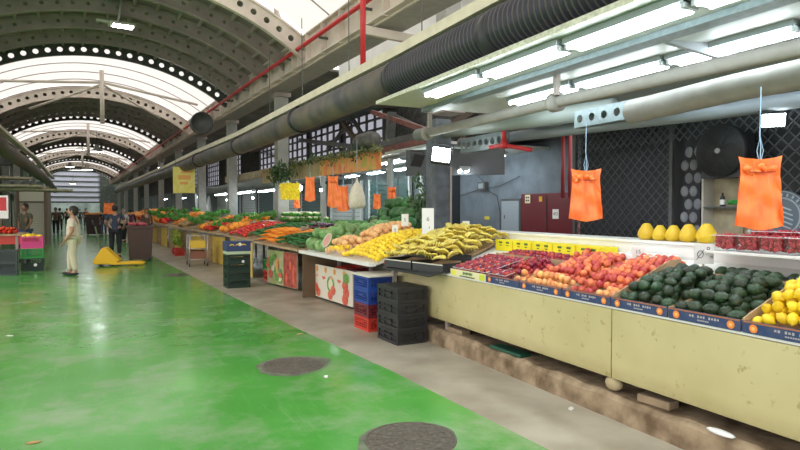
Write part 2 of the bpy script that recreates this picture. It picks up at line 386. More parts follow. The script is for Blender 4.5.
# ------------------------------------------------------------------ ducts
ductm = mat('duct_skin', (.055, .055, .065), .55, scale=2.2, col2=(.14, .115, .085), bump=.1)
def corrugated(path, r, pitch=.085, amp=.018, n=20):
    P = [Vector(p) for p in path]; pts = []; rs = []
    k = 0
    for i in range(len(P) - 1):
        L = (P[i + 1] - P[i]).length; q = max(2, int(L / pitch * 2))
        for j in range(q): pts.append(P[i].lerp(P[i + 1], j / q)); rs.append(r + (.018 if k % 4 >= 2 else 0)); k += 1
    pts.append(P[-1]); rs.append(r)
    m = MB(); m.tube(pts, rs, n)
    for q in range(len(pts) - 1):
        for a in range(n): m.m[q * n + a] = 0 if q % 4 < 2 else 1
    return m
d = thing('air_duct', 'large black ribbed air duct running above the right stalls', 'duct')
dpath = [(3.42, -.5, 3.30), (3.38, 3.6, 3.30), (3.33, 4.7, 3.30), (3.3, 6.84, 3.29), (3.12, 10.7, 3.25), (2.97, 15.8, 3.25), (2.6, 21, 3.25), (2.2, 29, 3.25), (1.6, 38, 3.25), (.2, 60, 3.25)]
corrugated(dpath[:4], .208, .034, .0).build('ribbed_hose', [mat('hose_navy', (.018, .02, .035), .5), mat('hose_lit_dust', (.085, .07, .06), .6)], d, True)  # dusty rib crests drawn paler; rib light and shade put into the colour
MB().tube([dpath[3]] + dpath[4:], .215, 20).build('smooth_section', ductm, d, True)
for y, x in ((1.9, 3.41), (4.7, 3.33), (6.84, 3.30), (10.7, 3.12), (15.8, 2.97), (21, 2.6)):
    MB().tube([(x, y - .05, 3.26), (x, y + .05, 3.26)], .25, 20).build('clamp_ring', black, d, True)
for i in range(5): 
    y = 4 + i * 2.2; x = 3.36 - max(0, y - 4) * .035
    MB().tube([(x, y, 3.5), (x, y + .02, 5.1)], .008, 5).build('hanger_rod', darkst, d)
gu = MB()
for a, b in zip(dpath[:-1], dpath[1:]):
    gu.bar((a[0] - .02, a[1], a[2] + .30), (b[0] - .02, b[1], b[2] + .30), .16, .12)
tag(gu.build('cable_tray', mat('cream_tray', (.66, .60, .46), .5, var=.08)), 'long cream cable tray lying just above the black ribbed duct', 'tray')
tag(MB().tube([(-3.1, 19, 3.6), (-3.31, 22.8, 3.6), (-3.47, 28.5, 3.6), (-3.7, 36, 3.55), (-4.1, 46, 3.5), (-5.5, 70, 3.5)], .26, 18).build('air_duct', mat('duct_brown', (.13, .105, .075), .6, var=.25), smooth=True), 'brown dusty air duct along the left side of the hall', 'duct')
lt = MB(); lt.bar((-2.95, 18, 3.95), (-3.3, 32, 3.95), .2, .1); lt.bar((-3.3, 32, 3.95), (-4.2, 52, 3.9), .2, .1)
tag(lt.build('cable_tray', MC['cream_tray']), 'cable tray above the brown duct on the left', 'tray')
def vent_drum(c, r, label):
    t = thing('exhaust_fan', label, 'fan', c)
    M = Matrix.Rotation(PI / 2, 3, 'X')
    MB().lathe([(r * .8, -.25), (r, -.2), (r, .22), (r * .93, .25), (r * .9, .1)], 24, M=M).build('drum', darkst, t, True)
    MB().lathe([(r * .9, .05), (.001, .05)], 24, M=M).build('grille', black, t)
vent_drum(HW(4.55, 24, 4.95), .42, 'round black exhaust fan beside the red pipe beam')
vent_drum(HW(-2.4, 31, 4.0), .5, 'round black exhaust fan beside the brown left duct')
# hall flood lamps
def bay(c, s, label, grp=None, fix=None):
    t = thing('pendant_lamp', label, 'lamp', c, TH, grp)
    MB().lathe([(.05 * s, .34 * s), (.09 * s, .30 * s), (.11 * s, .16 * s), (.30 * s, .02 * s), (.31 * s, 0), (.28 * s, 0), (.1 * s, .1 * s)], 18).build('shade', mat('lamp_shade', (.6, .58, .5), .4, metal=.3), t, True)
    MB().lathe([(.27 * s, .005), (.001, .004)], 18).build('lens', bulbE, t)
    MB().tube([(0, 0, .33 * s), (0, 0, .9 * s)], .012, 6).build('suspension', darkst, t)
# large near floodlight
fl = HW(1.55, 17.2, 6.05)
fl = AY(122, 27, 17.)
t = thing('flood_lamp', 'lit rectangular high bay lamp hanging from the nearest vault', 'lamp', fl, R(8))
MB().box((0, 0, .05), (.62, .42, .07)).build('housing', mat('lamp_grey', (.5, .5, .45), .4), t, bevel=.02)
MB().box((.02, -.02, .008), (.46, .3, .012)).build('lens', bulbE, t)
MB().box((-.45, 0, .08), (.3, .12, .06)).build('driver_box', MC['lamp_grey'], t, bevel=.01)
MB().tube([(-.1, 0, .08), (-.06, 0, .3), (0, 0, .8)], .03, 8).build('suspension', MC['lamp_grey'], t, True)
for i, (px, py, Y, s) in enumerate([(97, 152, 35, 1.2), (87, 170, 48, 1.3), (80, 150, 60, 1.3), (70, 167, 66, 1.4), (73, 184, 80, 1.3)]):
    bay(AY(px, py, Y), s, ['lit pendant lamp just right of the second king post', 'lit pendant lamp far down the middle of the hall', 'lit pendant lamp far down the middle of the hall', 'lit pendant lamp far down the middle of the hall', 'lit pendant lamp far down the middle of the hall'][i], None if i == 0 else 'far pendant lamps')
bay(AY(162, 168, 34), .8, 'lit pendant lamp under the right beam left of the yellow poster')

def foliage_early(n, sx, sy, sz, r=.055):
    g = MB(); rn = random.Random(77)
    for i in range(n):
        M = Euler((rn.uniform(-2, 2), rn.uniform(-2, 2), rn.uniform(-3, 3))).to_matrix(); g.ell((rn.gauss(0, sx), rn.gauss(0, sy), rn.gauss(0, sz)), (r, r * .45, r * .12), 6, 4, M)
    return g
# ================================================================== NEAR STALL OVERHEAD
struct(MB().box((4.93, 3.1, 2.99), (3.62, 8.0, .05)).build('ceiling', mat('canopy_sheet', (.50, .53, .50), .5, var=.05)))
struct(MB().box((3.10, 3.1, 2.985), (.04, 8.0, .045)).build('trim_2', mat('canopy_edge', (.55, .56, .45), .6, var=.2, scale=30)))
struct(MB().box((3.83, 3.1, 2.935), (.16, 8.0, .05)).build('trim_3', galv))
def tube_light(x, y, z, L, label, rz=0., par=None, grp=None):
    t = thing('tube_light', label, 'light', (x, y, z), rz, grp)
    hz = MB().box((0, 0, .03), (.19, L, .05)).build('housing', mat('light_housing', (.30, .34, .35), .5), t)
    for s in (-1, 1): 
        MB().tube([(s * .062, -L / 2 + .04, -.022), (s * .062, L / 2 - .04, -.022)], .019, 8).build('tube', tubeE, t, True)
    for s in (-1, 1): MB().box((0, s * (L / 2 - .015), -.005), (.14, .03, .05)).build('end_cap', mat('end_cap', (.4, .44, .44), .5), hz)
    return t
posn = ['left end of the', 'second from the left in the', 'third from the left in the', 'second from the right in the', 'right end of the']
for r_, (x, dx, nm) in enumerate(((3.26, .0, 'front row over the counter'), (4.42, .03, 'back row above the pipes'))):
    for k in range(5):
        tube_light(x + .03 * k, 5.42 - 1.13 * k, 2.905 + .005 * r_, 1.10, 'twin fluorescent tube light, %s %s' % (posn[k], nm), grp='twin tube lights over the near counter')
# pipes
t = thing('water_pipe', 'long pale pipe with a flange nearest above the counter', 'pipe')
MB().tube([(4.06, 7.56, 2.69), (4.06, 4.7, 2.69), (4.1, 2.4, 2.67), (4.1, 0, 2.67)], .062, 12).build('pipe', pipem, t, True)
for y in (7.5, 4.75): MB().tube([(4.06, y - .05, 2.69), (4.06, y + .05, 2.69)], .10, 16).build('flange', pipem, t, True)
for y in (4.75, 7.4): MB().box((4.0, y - .08, 2.86), (.05, .05, .24)).build('hanger', steel, t)
tag(MB().bar(AX(662, 36, 4.02), AX(742, 58, 4.7) + Vector((0, 0, -.02)), .05, .09).build('brace', mat('brace_grey', (.35, .37, .4), .5)), 'grey steel brace slanting from the galvanised beam to the pipe', 'brace')
tag(MB().tube([(4.62, 4.3, 2.56), (4.62, 3.2, 2.6), (4.62, 1, 2.62), (4.62, 0, 2.62)], .115, 16).build('water_pipe', pipem, smooth=True), 'thick pale pipe at the right behind the flanged pipe', 'pipe')
tag(MB().tube([(5.3, 8.6, 2.72), (5.3, 3.9, 2.55), (5.3, 0, 2.5)], .075, 12).build('water_pipe', mat('pipe_blue', (.24, .27, .30), .45), smooth=True), 'thinner bluish pipe lowest of the three over the stall', 'pipe')
tag(MB().tube([(5.0, 9.6, 2.95), (5.0, 4.9, 2.72), ], .11, 14).build('water_pipe', mat('pipe_green', (.24, .27, .25), .5), smooth=True), 'thick grey green pipe between the perforated channels', 'pipe')
# perforated channel: web with punched holes
def channel(y0, y1, z0, z1, x, hs, label):
    t = thing('perforated_channel', label, 'channel', (0, 0, 0))
    m = MB(); zc0, zc1 = z0, z1; nseg = hs; L = (y1 - y0) / nseg; zm = (z0 + z1) / 2; hr = min(.055, (z1 - z0) * .25)
    for i in range(nseg):
        ym = y0 + L * (i + .5); n = 16; out = []; inn = []
        for k in range(n):
            a = 2 * PI * k / n; c, s = math.cos(a), math.sin(a); q = max(abs(c), abs(s))
            out.append((ym + L / 2 * c / q, zm + (z1 - z0) / 2 * s / q)); inn.append((ym + hr * c, zm + hr * s))
        for xx in (x, x + .01):
            m.add([(xx, y, z) for y, z in out + inn], [(k, (k + 1) % n, n + (k + 1) % n, n + k) for k in range(n)])
        m.add([(xx, y, z) for xx in (x, x + .01) for y, z in inn], [(k, (k + 1) % n, n + (k + 1) % n, n + k) for k in range(n)])
    m.build('web', galv, t)
    MB().box((x + .06, (y0 + y1) / 2, z1), (.13, y1 - y0, .012)).box((x + .06, (y0 + y1) / 2, z0), (.13, y1 - y0, .012)).build('flange', galv, t)
channel(4.2, 5.3, 2.54, 2.72, 4.8, 6, 'galvanised channel punched with round holes, above the orange bag with handles')
channel(6.9, 8.2, 2.50, 2.72, 5.05, 8, 'galvanised channel punched with round holes, left beside the red sprinkler pipe')
# red sprinkler pipes
t = thing('sprinkler_pipe', 'red sprinkler pipe with elbow and valve under the canopy', 'pipe')
a = AX(503, 102, 5.0); b = AX(504, 145, 5.0); c = AX(532, 150, 5.25)
MB().tube([a, b], .03, 10).build('drop', redp, t, True)
MB().tube([b + Vector((0, .35, 0)), b, c], .03, 10).build('branch', redp, t, True)
MB().tube([b - Vector((0, 0, .05)), b + Vector((0, 0, .06))], .05, 10).build('elbow', redp, t, True)
MB().tube([lerp(a, b, .45) - Vector((0, 0, .04)), lerp(a, b, .45) + Vector((0, 0, .04))], .05, 10).build('collar', redp, t, True)
# column at left end of near stall with lamps
colx = 4.95
t = thing('column', 'dark blue grey column carrying two flood lamps behind the bananas', 'column', (4.95, 8.75, 0))
MB().box((0, 0, 1.55), (.30, .34, 3.1)).build('shaft', mat('column_blue', (.10, .12, .14), .6, var=.3, scale=5), t, bevel=.01)
MB().tube([(.06, -.32, .3), (.06, -.32, 2.3)], .018, 8).build('conduit', steel, t, bevel=.01)
def flood(name, c, rz, lit, label, tilt=-.5):
    t = thing('flood_light', label, 'lamp', c, rz)
    M = Matrix.Rotation(tilt, 3, 'X')
    MB().box((0, 0, 0), (.27, .05, .22), M).build('housing', black, t, bevel=.01)
    MB().box(M @ Vector((0, -.03, 0)), (.235, .008, .185), M).build('glass', floodE if lit else mat('dark_glass', (.03, .03, .04), .1), t)
    MB().tube([(-.15, 0, 0), (-.15, .0, .14), (.15, 0, .14), (.15, 0, 0)], .01, 6).build('bracket', black, t)
    return t
ang = lambda p: math.atan2(p.x, -p.y) + PI   # face camera
f1 = AX(441, 156, 4.55); t = flood('f', f1, -R(25), True, 'lit flood light on the dark blue grey column'); t.scale = (1.15, 1, 1.3); t.rotation_euler.y = R(8)
f2 = AX(417, 160, 4.45); flood('f', f2, R(200), False, 'black unlit flood light left of the dark column')
f3 = AX(773, 120, 5.3); t = flood('f', f3, -R(50), True, 'small lit flood light above the right orange bag roll', .35); t.scale = (.75, .75, .6)
lo = AX(462, 171, 6.0); tube_light(lo.x, lo.y, lo.z, 1.0, 'single twin tube light right of the column flood light', -R(25))
tag(foliage_early(110, .09, .09, .24).build('hanging_plant', mat('vine_dark', (.02, .055, .02), .5, scale=20, col2=(.07, .14, .04)), loc=AX(419, 200, 4.9), smooth=True), 'dark leafy plant hanging left of the dark blue grey column', 'plant')
# ================================================================== NEAR STALL BACK
back = mat('black_shutter', (.018, .02, .024), .5)
struct(MB().box((6.72, 3.77, 1.46), (.08, 6.9, 2.94)).build('wall_back', back))
# trellis / expanding lattice
t = thing('lattice_gate', 'black expanding lattice gate across the back of the near stall', 'gate')
m = MB()
def lat(m, x, y0, y1, z0, z1, s, w):
    k = -int((z1 - z0) / s) - 1
    while y0 + k * s < y1:
        for sg in (1, -1):
            ya = y0 + k * s if sg == 1 else y0 + k * s + (z1 - z0); yb = ya + sg * (z1 - z0); za, zb = z0, z1
            def clip(ya, za, yb, zb):
                ts = [0., 1.]; d = yb - ya
                t0, t1 = 0, 1
                ta, tb = (y0 - ya) / d, (y1 - ya) / d
                if ta > tb: ta, tb = tb, ta
                t0, t1 = max(0, ta), min(1, tb)
                return t0, t1
            t0, t1 = clip(ya, za, yb, zb)
            if t1 - t0 > .02:
                m.bar((x, ya + (yb - ya) * t0, za + (zb - za) * t0), (x, ya + (yb - ya) * t1, za + (zb - za) * t1), w, w)
        k += 1
lat(m, 6.58, 5.45, 7.2, .9, 2.94, .145, .013)
m.build('lattice', mat('lattice_metal', (.075, .08, .09), .4, metal=.4), t)
m = MB(); lat(m, 6.4, 3.0, 7.05, 2.45, 2.95, .12, .012); m.build('upper_lattice', mat('lattice_light', (.09, .10, .11), .4, metal=.4), t)
m = MB(); lat(m, 6.58, .6, 4.3, .9, 2.94, .15, .012); m.build('side_lattice', MC['lattice_metal'], t)
for y in (5.42, 7.22): MB().box((6.57, y, 1.48), (.05, .05, 2.96)).build('gate_post', darkst, t)
# fishscale stone panel
st = thing('stone_cladding', 'narrow strip of pale rounded stones behind the pomelos', 'wall cladding', (6.6, 5.12, 0))
MB().box((0, 0, 1.7), (.06, .24, 1.5)).build('backing', mat('dark_mortar', (.03, .03, .035), .8), st)
m = MB()
for i in range(9):
    for j in range(2):
        m.ell((-.03, -.065 + j * .13 + (.04 if i % 2 else -.02), 1.0 + i * .165), (.02, .06, .07), 12, 6)
m.build('stones', mat('pale_stone', (.20, .21, .23), .7, var=.2), st, True)
# wooden shelf unit
sh = thing('shelf_unit', 'narrow pale wood shelf unit under the round black fan', 'shelf', (6.58, 4.6, 0))
MB().box((.1, 0, 1.45), (.02, .62, 1.2)).build('back_board', mat('shelf_wood', (.36, .31, .2), .7, var=.2), sh)
for s in (-1, 1): MB().box((0, s * .3, 1.45), (.2, .025, 1.2)).build('side_board', mat('shelf_side', (.5, .48, .42), .6), sh)
for z in (1.0, 1.62): MB().box((0, 0, z), (.2, .575, .02)).build('shelf', darkst, sh)
MB().box((.08, -.1, 1.45), (.015, .02, 1.2)).build('batten', wood, sh)
bo = thing('bottle', 'small dark bottle with white label on the wooden shelf', 'bottle', (6.53, 4.67, 1.632))
MB().lathe([(.03, 0), (.03, .10), (.012, .13), (.012, .16)], 12).build('glass', black, bo, True); MB().lathe([(.0308, .02), (.0308, .08)], 12).build('label_band', whitep, bo)
he = MB()
for i in range(26): he.ell((random.uniform(-.04, .04), random.uniform(-.09, .09), random.uniform(.02, .05)), (.025, .03, .012), 6, 4, Euler((random.random(), random.random(), random.random() * 3)).to_matrix())
tag(he.build('herb_bunch', mat('herb_green', (.04, .35, .06), .5), loc=(6.52, 4.49, 1.645), smooth=True), 'bright green herb bunch beside the small bottle on the shelf', 'herbs')
rb_ = MB().lathe([(.05, 0), (.1, .04), (.11, .09), (.1, .1)], 14)
tag(rb_.build('bowl', mat('red_bowl', (.25, .03, .03), .5), loc=(6.5, 4.6, 2.06), smooth=True), 'dark red bowl just below the round black fan', 'bowl')
bpy.data.objects['bowl'].location = (6.5, 4.6, 2.052)
# round black fan
fn = thing('wall_fan', 'large round black fan above the wooden shelf unit', 'fan', AX(722, 151, 6.35))
M = Matrix.Rotation(-PI / 2, 3, 'Y')
cd = MB().lathe([(.29, -.08), (.31, -.04), (.31, .04), (.29, .06)], 32, M=M).build('cage_drum', black, fn, True)
m = MB()
for r in [.04 + .027 * i for i in range(10)]: m.tube([(-.07, r * math.cos(a), r * math.sin(a)) for a in [2 * PI * k / 28 for k in range(29)]], .003, 4, False)
for k in range(12): a = 2 * PI * k / 12; m.bar((-.07, 0, 0), (-.07, .3 * math.cos(a), .3 * math.sin(a)), .005, .005)
m.build('guard', mat('guard_metal', (.03, .03, .035), .5), cd)
MB().lathe([(.035, .08), (.03, .09), (.001, .092)], 16, M=M).build('hub', mat('hub_grey', (.4, .4, .42), .4), cd)
# shelf supporting the fan
MB().box((.1, 0, -.06), (.24, .5, .5)).build('mount', back, fn)
# round metal sign
sg = thing('round_sign', 'round grey metal emblem partly hidden behind the right orange bag', 'sign', AX(783, 216, 6.55))
MB().lathe([(.28, 0), (.28, .02), (.001, .022)], 36, M=M).build('disc', mat('emblem_dark', (.10, .13, .16), .5), sg)
m = MB()
for r in (.265, .20, .19): m.tube([(-.025, r * math.cos(a), r * math.sin(a)) for a in [2 * PI * k / 36 for k in range(37)]], .005, 5, False)
for k in range(24):
    a = 2 * PI * k / 24; m.box((-.026, .232 * math.cos(a), .232 * math.sin(a)), (.006, .018, .034), Matrix.Rotation(a + PI / 2, 3, 'X'))
for z in (-.1, -.05, 0, .05, .1): m.box((-.026, 0, z), (.006, .26 * math.cos(z * 6), .016), Matrix.Rotation(.35, 3, 'X'))
m.build('relief', mat('emblem_grey', (.36, .42, .46), .5), sg)
# electrical corner
struct(MB().box((8.1, 11., 1.55), (.1, 5.4, 3.1)).build('wall_service', mat('service_wall', (.15, .18, .21), .7, var=.15, scale=3)))
struct(MB().box((8.0, 10.3, 3.05), (2.2, 4.2, .1)).build('ceiling', mat('service_ceiling', (.10, .11, .12), .7)))
struct(MB().box((7.4, 12.9, 1.55), (1.0, .12, 3.1)).build('wall_partition', mat('partition', (.03, .035, .045), .7)))
def on_wall(name, px0, py0, px1, py1, X, th, m, label, cat, parts=()):
    a = AX(px0, py0, X); b = AX(px1, py1, X); zt = (AX(px0, py0, X).z + AX(px1, py0, X).z) / 2; zb = (AX(px0, py1, X).z + AX(px1, py1, X).z) / 2
    return (a.y + b.y) / 2, (zt + zb) / 2, abs(a.y - b.y), zt - zb
y, z, w, h = on_wall('', 521, 193, 576, 233, 7.5, .4, redp, '', '')
t = thing('electrical_cabinet', 'dark red metal cabinet with stickers behind the white riser', 'cabinet', (7.7, y, 0))
MB().box((0, 0, z / 2 + h / 4), (.4, w, z + h / 2)).build('body', mat('maroon', (.13, .012, .02), .4), t, bevel=.01)
MB().box((-.205, .0, z / 2 + h / 4), (.01, .012, z + h / 2 - .1)).build('door_gap', black, t)
a = AX(527, 199, 7.48); MB().box((-.206, a.y - y, a.z), (.006, .16, .17)).build('sticker', mat('sticker_cream', (.75, .7, .45), .5), t)
for q in ((.03, .03), (-.03, .03), (.03, -.03), (-.03, -.03)): MB().box((-.211, a.y - y + q[0], a.z + q[1]), (.003, .04, .03)).build('sticker_mark', ink, t)
a = AX(540, 199, 7.48); MB().box((-.206, a.y - y, a.z), (.006, .09, .1)).build('sticker', mat('sticker_orange', (.8, .4, .03), .5), t)
a = AX(555, 214, 7.48); MB().box((-.206, a.y - y, a.z), (.006, .17, .18)).build('sticker', whitep, t)
text('472', .085, Matrix.Translation((-.21, a.y - y, a.z)) @ Matrix.Rotation(-PI / 2, 4, 'Z') @ Matrix.Rotation(PI / 2, 4, 'X'), ink, t)
y, z, w, h = on_wall('', 503, 201, 520, 233, 8.04, .4, redp, '', '')
t = thing('access_door', 'small grey metal access door left of the red cabinet', 'panel', (8.03, y, 0))
MB().box((0, 0, z), (.04, w + .1, h + .1)).build('frame', darkst, t); ad = MB().box((-.02, 0, z), (.03, w, h)).build('door', mat('panel_grey', (.30, .34, .37), .5), t, bevel=.004)
MB().box((-.04, w * .3, z), (.012, .03, .08)).build('latch', darkst, ad)
a = AX(483, 186, 8.0)
t = thing('junction_box', 'grey electrical junction box on the blue grey service wall', 'box', a)
MB().box((0, 0, 0), (.12, .32, .2)).build('body', darkst, t, bevel=.01); MB().box((-.065, 0, 0), (.01, .2, .12)).build('cover', mat('panel_grey', (.3, .34, .37)), t)
a = AX(487, 218, 8.02); tag(MB().box((0, 0, 0), (.01, .2, .08)).build('warning_sticker', mat('warn_yellow', (.75, .6, .05), .5), loc=a), 'small yellow warning sticker on the service wall', 'sticker')
for i, (pts) in enumerate([[(460, 196), (478, 190), (500, 186), (520, 176)], [(472, 150), (478, 176), (484, 182)], [(487, 190), (497, 196), (500, 212), (500, 232)]]):
    tag(MB().tube([AX(px, py, 8.02 - .02) for px, py in pts], .008, 6).build('cable', black, smooth=True), ['black cable sagging across the service wall to the junction box', 'black cable dropping from above into the junction box', 'black cable looping down beside the grey access door'][i], 'cable')
for i, px in enumerate((563, 570)):
    a = AX(px, 160, 7.3); tag(MB().tube([(7.3, a.y, 1.8), (7.3, a.y, 3.0)], .035, 10).build('riser_pipe', mat('dull_red', (.25, .02, .025), .4), smooth=True), ['dull red vertical pipe above the cabinet, left of two', 'dull red vertical pipe above the cabinet, right of two'][i], 'pipe')
# under-canopy dark hood between column and lattice
tag(MB().box((5.9, 9.8, 2.5), (1.9, .12, .5), R(-40)).build('hood', mat('hood_grey', (.07, .075, .08), .6)), 'grey sheet hood hanging behind the sprinkler pipe', 'hood')
# ================================================================== NEAR COUNTER
panelm = bpy.data.materials.new('counter_panel'); panelm.use_nodes = True
def panel_nodes():
    nt = panelm.node_tree; L = nt.links.new; b = nt.nodes['Principled BSDF']; tc = nt.nodes.new('ShaderNodeTexCoord')
    def nz(s, d, r=.6):
        n = nt.nodes.new('ShaderNodeTexNoise'); n.inputs['Scale'].default_value = s; n.inputs['Detail'].default_value = d; n.inputs['Roughness'].default_value = r; L(tc.outputs['Object'], n.inputs['Vector']); return n
    def rp(f, a, b_, ca, cb_):
        c = nt.nodes.new('ShaderNodeValToRGB'); L(f, c.inputs['Fac']); e = c.color_ramp.elements; e[0].position = a; e[1].position = b_; e[0].color = (*ca, 1); e[1].color = (*cb_, 1); return c.outputs['Color']
    base = rp(nz(1.1, 3).outputs['Fac'], .3, .7, (.47, .41, .19), (.60, .53, .29))
    spots = rp(nz(9, 6, .7).outputs['Fac'], .61, .65, (0, 0, 0), (.8, .8, .8))
    # grime near lower edge: wear with its own shape
    sx = nt.nodes.new('ShaderNodeSeparateXYZ'); L(tc.outputs['Object'], sx.inputs[0])
    mr = nt.nodes.new('ShaderNodeMapRange'); mr.inputs['From Min'].default_value = .29; mr.inputs['From Max'].default_value = .42; mr.inputs['To Min'].default_value = .75; mr.inputs['To Max'].default_value = 0; L(sx.outputs['Z'], mr.inputs['Value'])
    ml = nt.nodes.new('ShaderNodeMath'); ml.operation = 'MULTIPLY'; L(mr.outputs[0], ml.inputs[0]); L(nz(7, 8, .75).outputs['Fac'], ml.inputs[1])
    def mix(a, c, f):
        x = nt.nodes.new('ShaderNodeMix'); x.data_type = 'RGBA'; L(a, x.inputs[6]); x.inputs[7].default_value = (*c, 1); L(f, x.inputs[0]); return x.outputs[2]
    c1 = mix(base, (.36, .30, .12), spots); c2 = mix(c1, (.20, .15, .05), ml.outputs[0])
    L(c2, b.inputs['Base Color']); b.inputs['Roughness'].default_value = .5
panel_nodes()
cn = thing('market_counter', 'long pale yellow market counter carrying the plums, peaches, avocados and lemons', 'counter')
for (y0, y1) in ((-.6, 3.35), (3.36, 7.15)):
    MB().prism([(3.425, y0, .30), (3.425, y1, .30), (3.425, y1, .83), (3.425, y0, .83)], (.02, 0, 0)).build('front_panel', panelm, cn, bevel=.004)
MB().prism([(3.43, -.6, .835), (4.62, -.6, 1.14), (4.62, 7.2, 1.14), (3.43, 7.2, .835)], (0, 0, .018)).build('sloping_top', white, cn)
SL = (1.14 - .835) / (4.62 - 3.43)
def ztop(x): return .853 + SL * (x - 3.43)
MB().box((4.60, 5.2, 1.215), (.03, 4.0, .13)).box((4.60, 1.3, 1.215), (.03, 3.8, .13)).build('riser_board', white, cn)
MB().box((4.74, 3.3, 1.288), (.36, 7.8, .024)).build('riser_shelf', white, cn, bevel=.004)
MB().box((4.42, 1.5, 1.262), (.40, 3.55, .022)).build('side_shelf', white, cn, bevel=.004)
MB().box((4.3, 3.1, .6), (.06, 7.6, .9)).build('inner_frame', darkst, cn)
for y in (.2, 2., 3.36, 5., 6.9): MB().box((3.75, y, .5), (.08, .08, .7)).build('leg', steel, cn)
m = MB()
for y in (3.4, 3.36): m.box((3.43, y, .32), (.09, .12, .09), .1)
tag(MB().ell((3.46, 3.36, .252), (.05, .08, .055), 10, 6).build('stone', mat('rubble', (.42, .34, .2), .9, bump=.5), smooth=True), 'rounded stone wedged under the counter seam', 'stone')
tag(MB().box((3.52, 3.0, .215), (.12, .26, .06), .1).build('brick', mat('brick_tan', (.30, .22, .14), .9, var=.2, bump=.3), bevel=.008), 'tan brick lying on the curb under the counter', 'brick')
tag(MB().box((3.52, 5.75, .215), (.12, .3, .05), .05).build('brick', MC['brick_tan'], bevel=.008), 'flat tan brick on the curb under the plum trays', 'brick')
tag(MB().box((3.50, 4.75, .20), (.14, .5, .035), .03).build('tray_lid', mat('dark_green', (.01, .07, .04), .5), bevel=.01), 'dark green plastic lid lying on the curb under the counter', 'lid')
tag(MB().ell((3.4, 2.42, .20), (.035, .10, .018), 10, 6).build('paper_scrap', whitep, smooth=True), 'white paper scrap on the curb edge at the right', 'paper')

# ---- cardboard trays along the counter front
tY = [5.77, 5.06, 4.50, 3.91, 3.36, 2.84, 2.31, 1.72, 1.12]
blue = mat('tray_blue', (.015, .045, .15), .6, scale=14, col2=(.05, .07, .16)); ywt = mat('tray_cream', (.78, .74, .42), .6)
org = mat('print_orange', (.85, .25, .04), .6); lime = mat('print_lime', (.6, .7, .05), .6)
def tray(y1, y0, kind, label, x0=3.425, depth=.62, hf=.075):
    """open tray between y0<y1, front at x0, tilted with the top"""
    t = thing('cardboard_tray', label, 'tray', (x0, (y0 + y1) / 2, ztop(x0)), 0., 'fruit trays along the counter front')
    w = y1 - y0 - .012; fm = ywt if kind == 'cream' else blue
    up = SL
    fw = MB().box((0, 0, hf / 2), (.008, w, hf)).build('front_wall', fm, t)
    for s in (-1, 1):
        MB().prism([(0, s * (w / 2 - .004), 0), (depth, s * (w / 2 - .004), depth * up), (depth, s * (w / 2 - .004), depth * up + hf * .55), (depth * .5, s * (w / 2 - .004), depth * .5 * up + hf * .6), (0, s * (w / 2 - .004), hf * .9)], (0, .006, 0)).build('side_wall', card, t)
    MB().prism([(0, -w / 2, .002), (depth, -w / 2, depth * up + .002), (depth, w / 2, depth * up + .002), (0, w / 2, .002)], (0, 0, .005)).build('base', card, t)
    MB().box((depth, 0, depth * up + hf / 2), (.006, w, hf)).build('back_wall', card, t)
    if kind == 'cream':
        m = MB()
        for i in range(9): m.box((-.006, -.1 + i * .022, .047), (.003, .012, .02 + .006 * (i % 3)))
        m.build('print', mat('print_green', (.03, .16, .05), .6), fw)
        MB().box((-.006, -w / 2 + .06, .035), (.003, .09, .06)).build('side_print', lime, fw); MB().box((-.006, w / 2 - .07, .035), (.003, .10, .055)).build('side_print', mat('print_yellow', (.8, .75, .1), .6), fw)
        MB().box((-.005, 0, .012), (.003, .3, .012)).build('stripe', mat('print_dark', (.05, .1, .06), .6), fw)
    else:
        MB().box((-.006, 0, hf - .006), (.003, w * .98, .009)).build('top_stripe', mat('print_tan', (.38, .14, .06), .6), fw)
        for s in ((1,) if kind == 'b1' else (-1, 1)):
            c = Vector((-.007, s * w * .38, .034))
            MB().lathe([(.026, 0), (.001, .002)], 14, c, Matrix.Rotation(-PI / 2, 3, 'Y')).build('orange_print', org, fw)
            MB().lathe([(.012, 0), (.001, .001)], 10, c - Vector((.002, 0, 0)), Matrix.Rotation(-PI / 2, 3, 'Y')).build('orange_core', mat('print_peach', (.9, .5, .15), .6), fw)
        m = MB()
        for i in range(11):
            if i in (4, 8): continue
            m.box((-.006, -.11 + i * .02, .045 - .0), (.003, .012, .012 + .004 * (i % 2)))
        for i in range(6): m.box((-.006, -.04 + i * .014, .022), (.003, .009, .009))
        m.build('white_print', mat('print_white', (.42, .40, .42), .6), fw)
    return t
kinds = ['cream', 'b1', 'b2', 'b3', 'b4', 'b5', 'b6', 'b6']
lab = ['cream and lime printed tray holding plums, leftmost on the counter', 'blue fruit tray under the plums, second from the left', 'blue fruit tray with orange prints under the orange toned peaches', 'blue fruit tray under the red peaches, left of the avocados', 'blue fruit tray under the left avocados, beside the peaches', 'blue fruit tray under the right avocados, beside the lemons', 'blue printed tray holding the lemons at the right', 'blue printed tray beyond the lemons at the picture edge']
def flap(y, label):
    tag(MB().prism([(3.43, y, ztop(3.43) + .005), (4.18, y, ztop(4.18) + .01), (4.18, y, ztop(4.18) + .14), (4.05, y, ztop(4.05) + .17), (3.43, y, ztop(3.43) + .085)], (0, .008, 0)).build('cardboard_flap', card), label, 'cardboard')
trays = [tray(tY[i], tY[i + 1], kinds[i], lab[i], depth=.62 if i < 4 else .7) for i in range(8)]

flap(3.352, 'tall tan cardboard flap between the peaches and avocados')
flap(2.302, 'tall tan cardboard flap between the avocados and lemons')
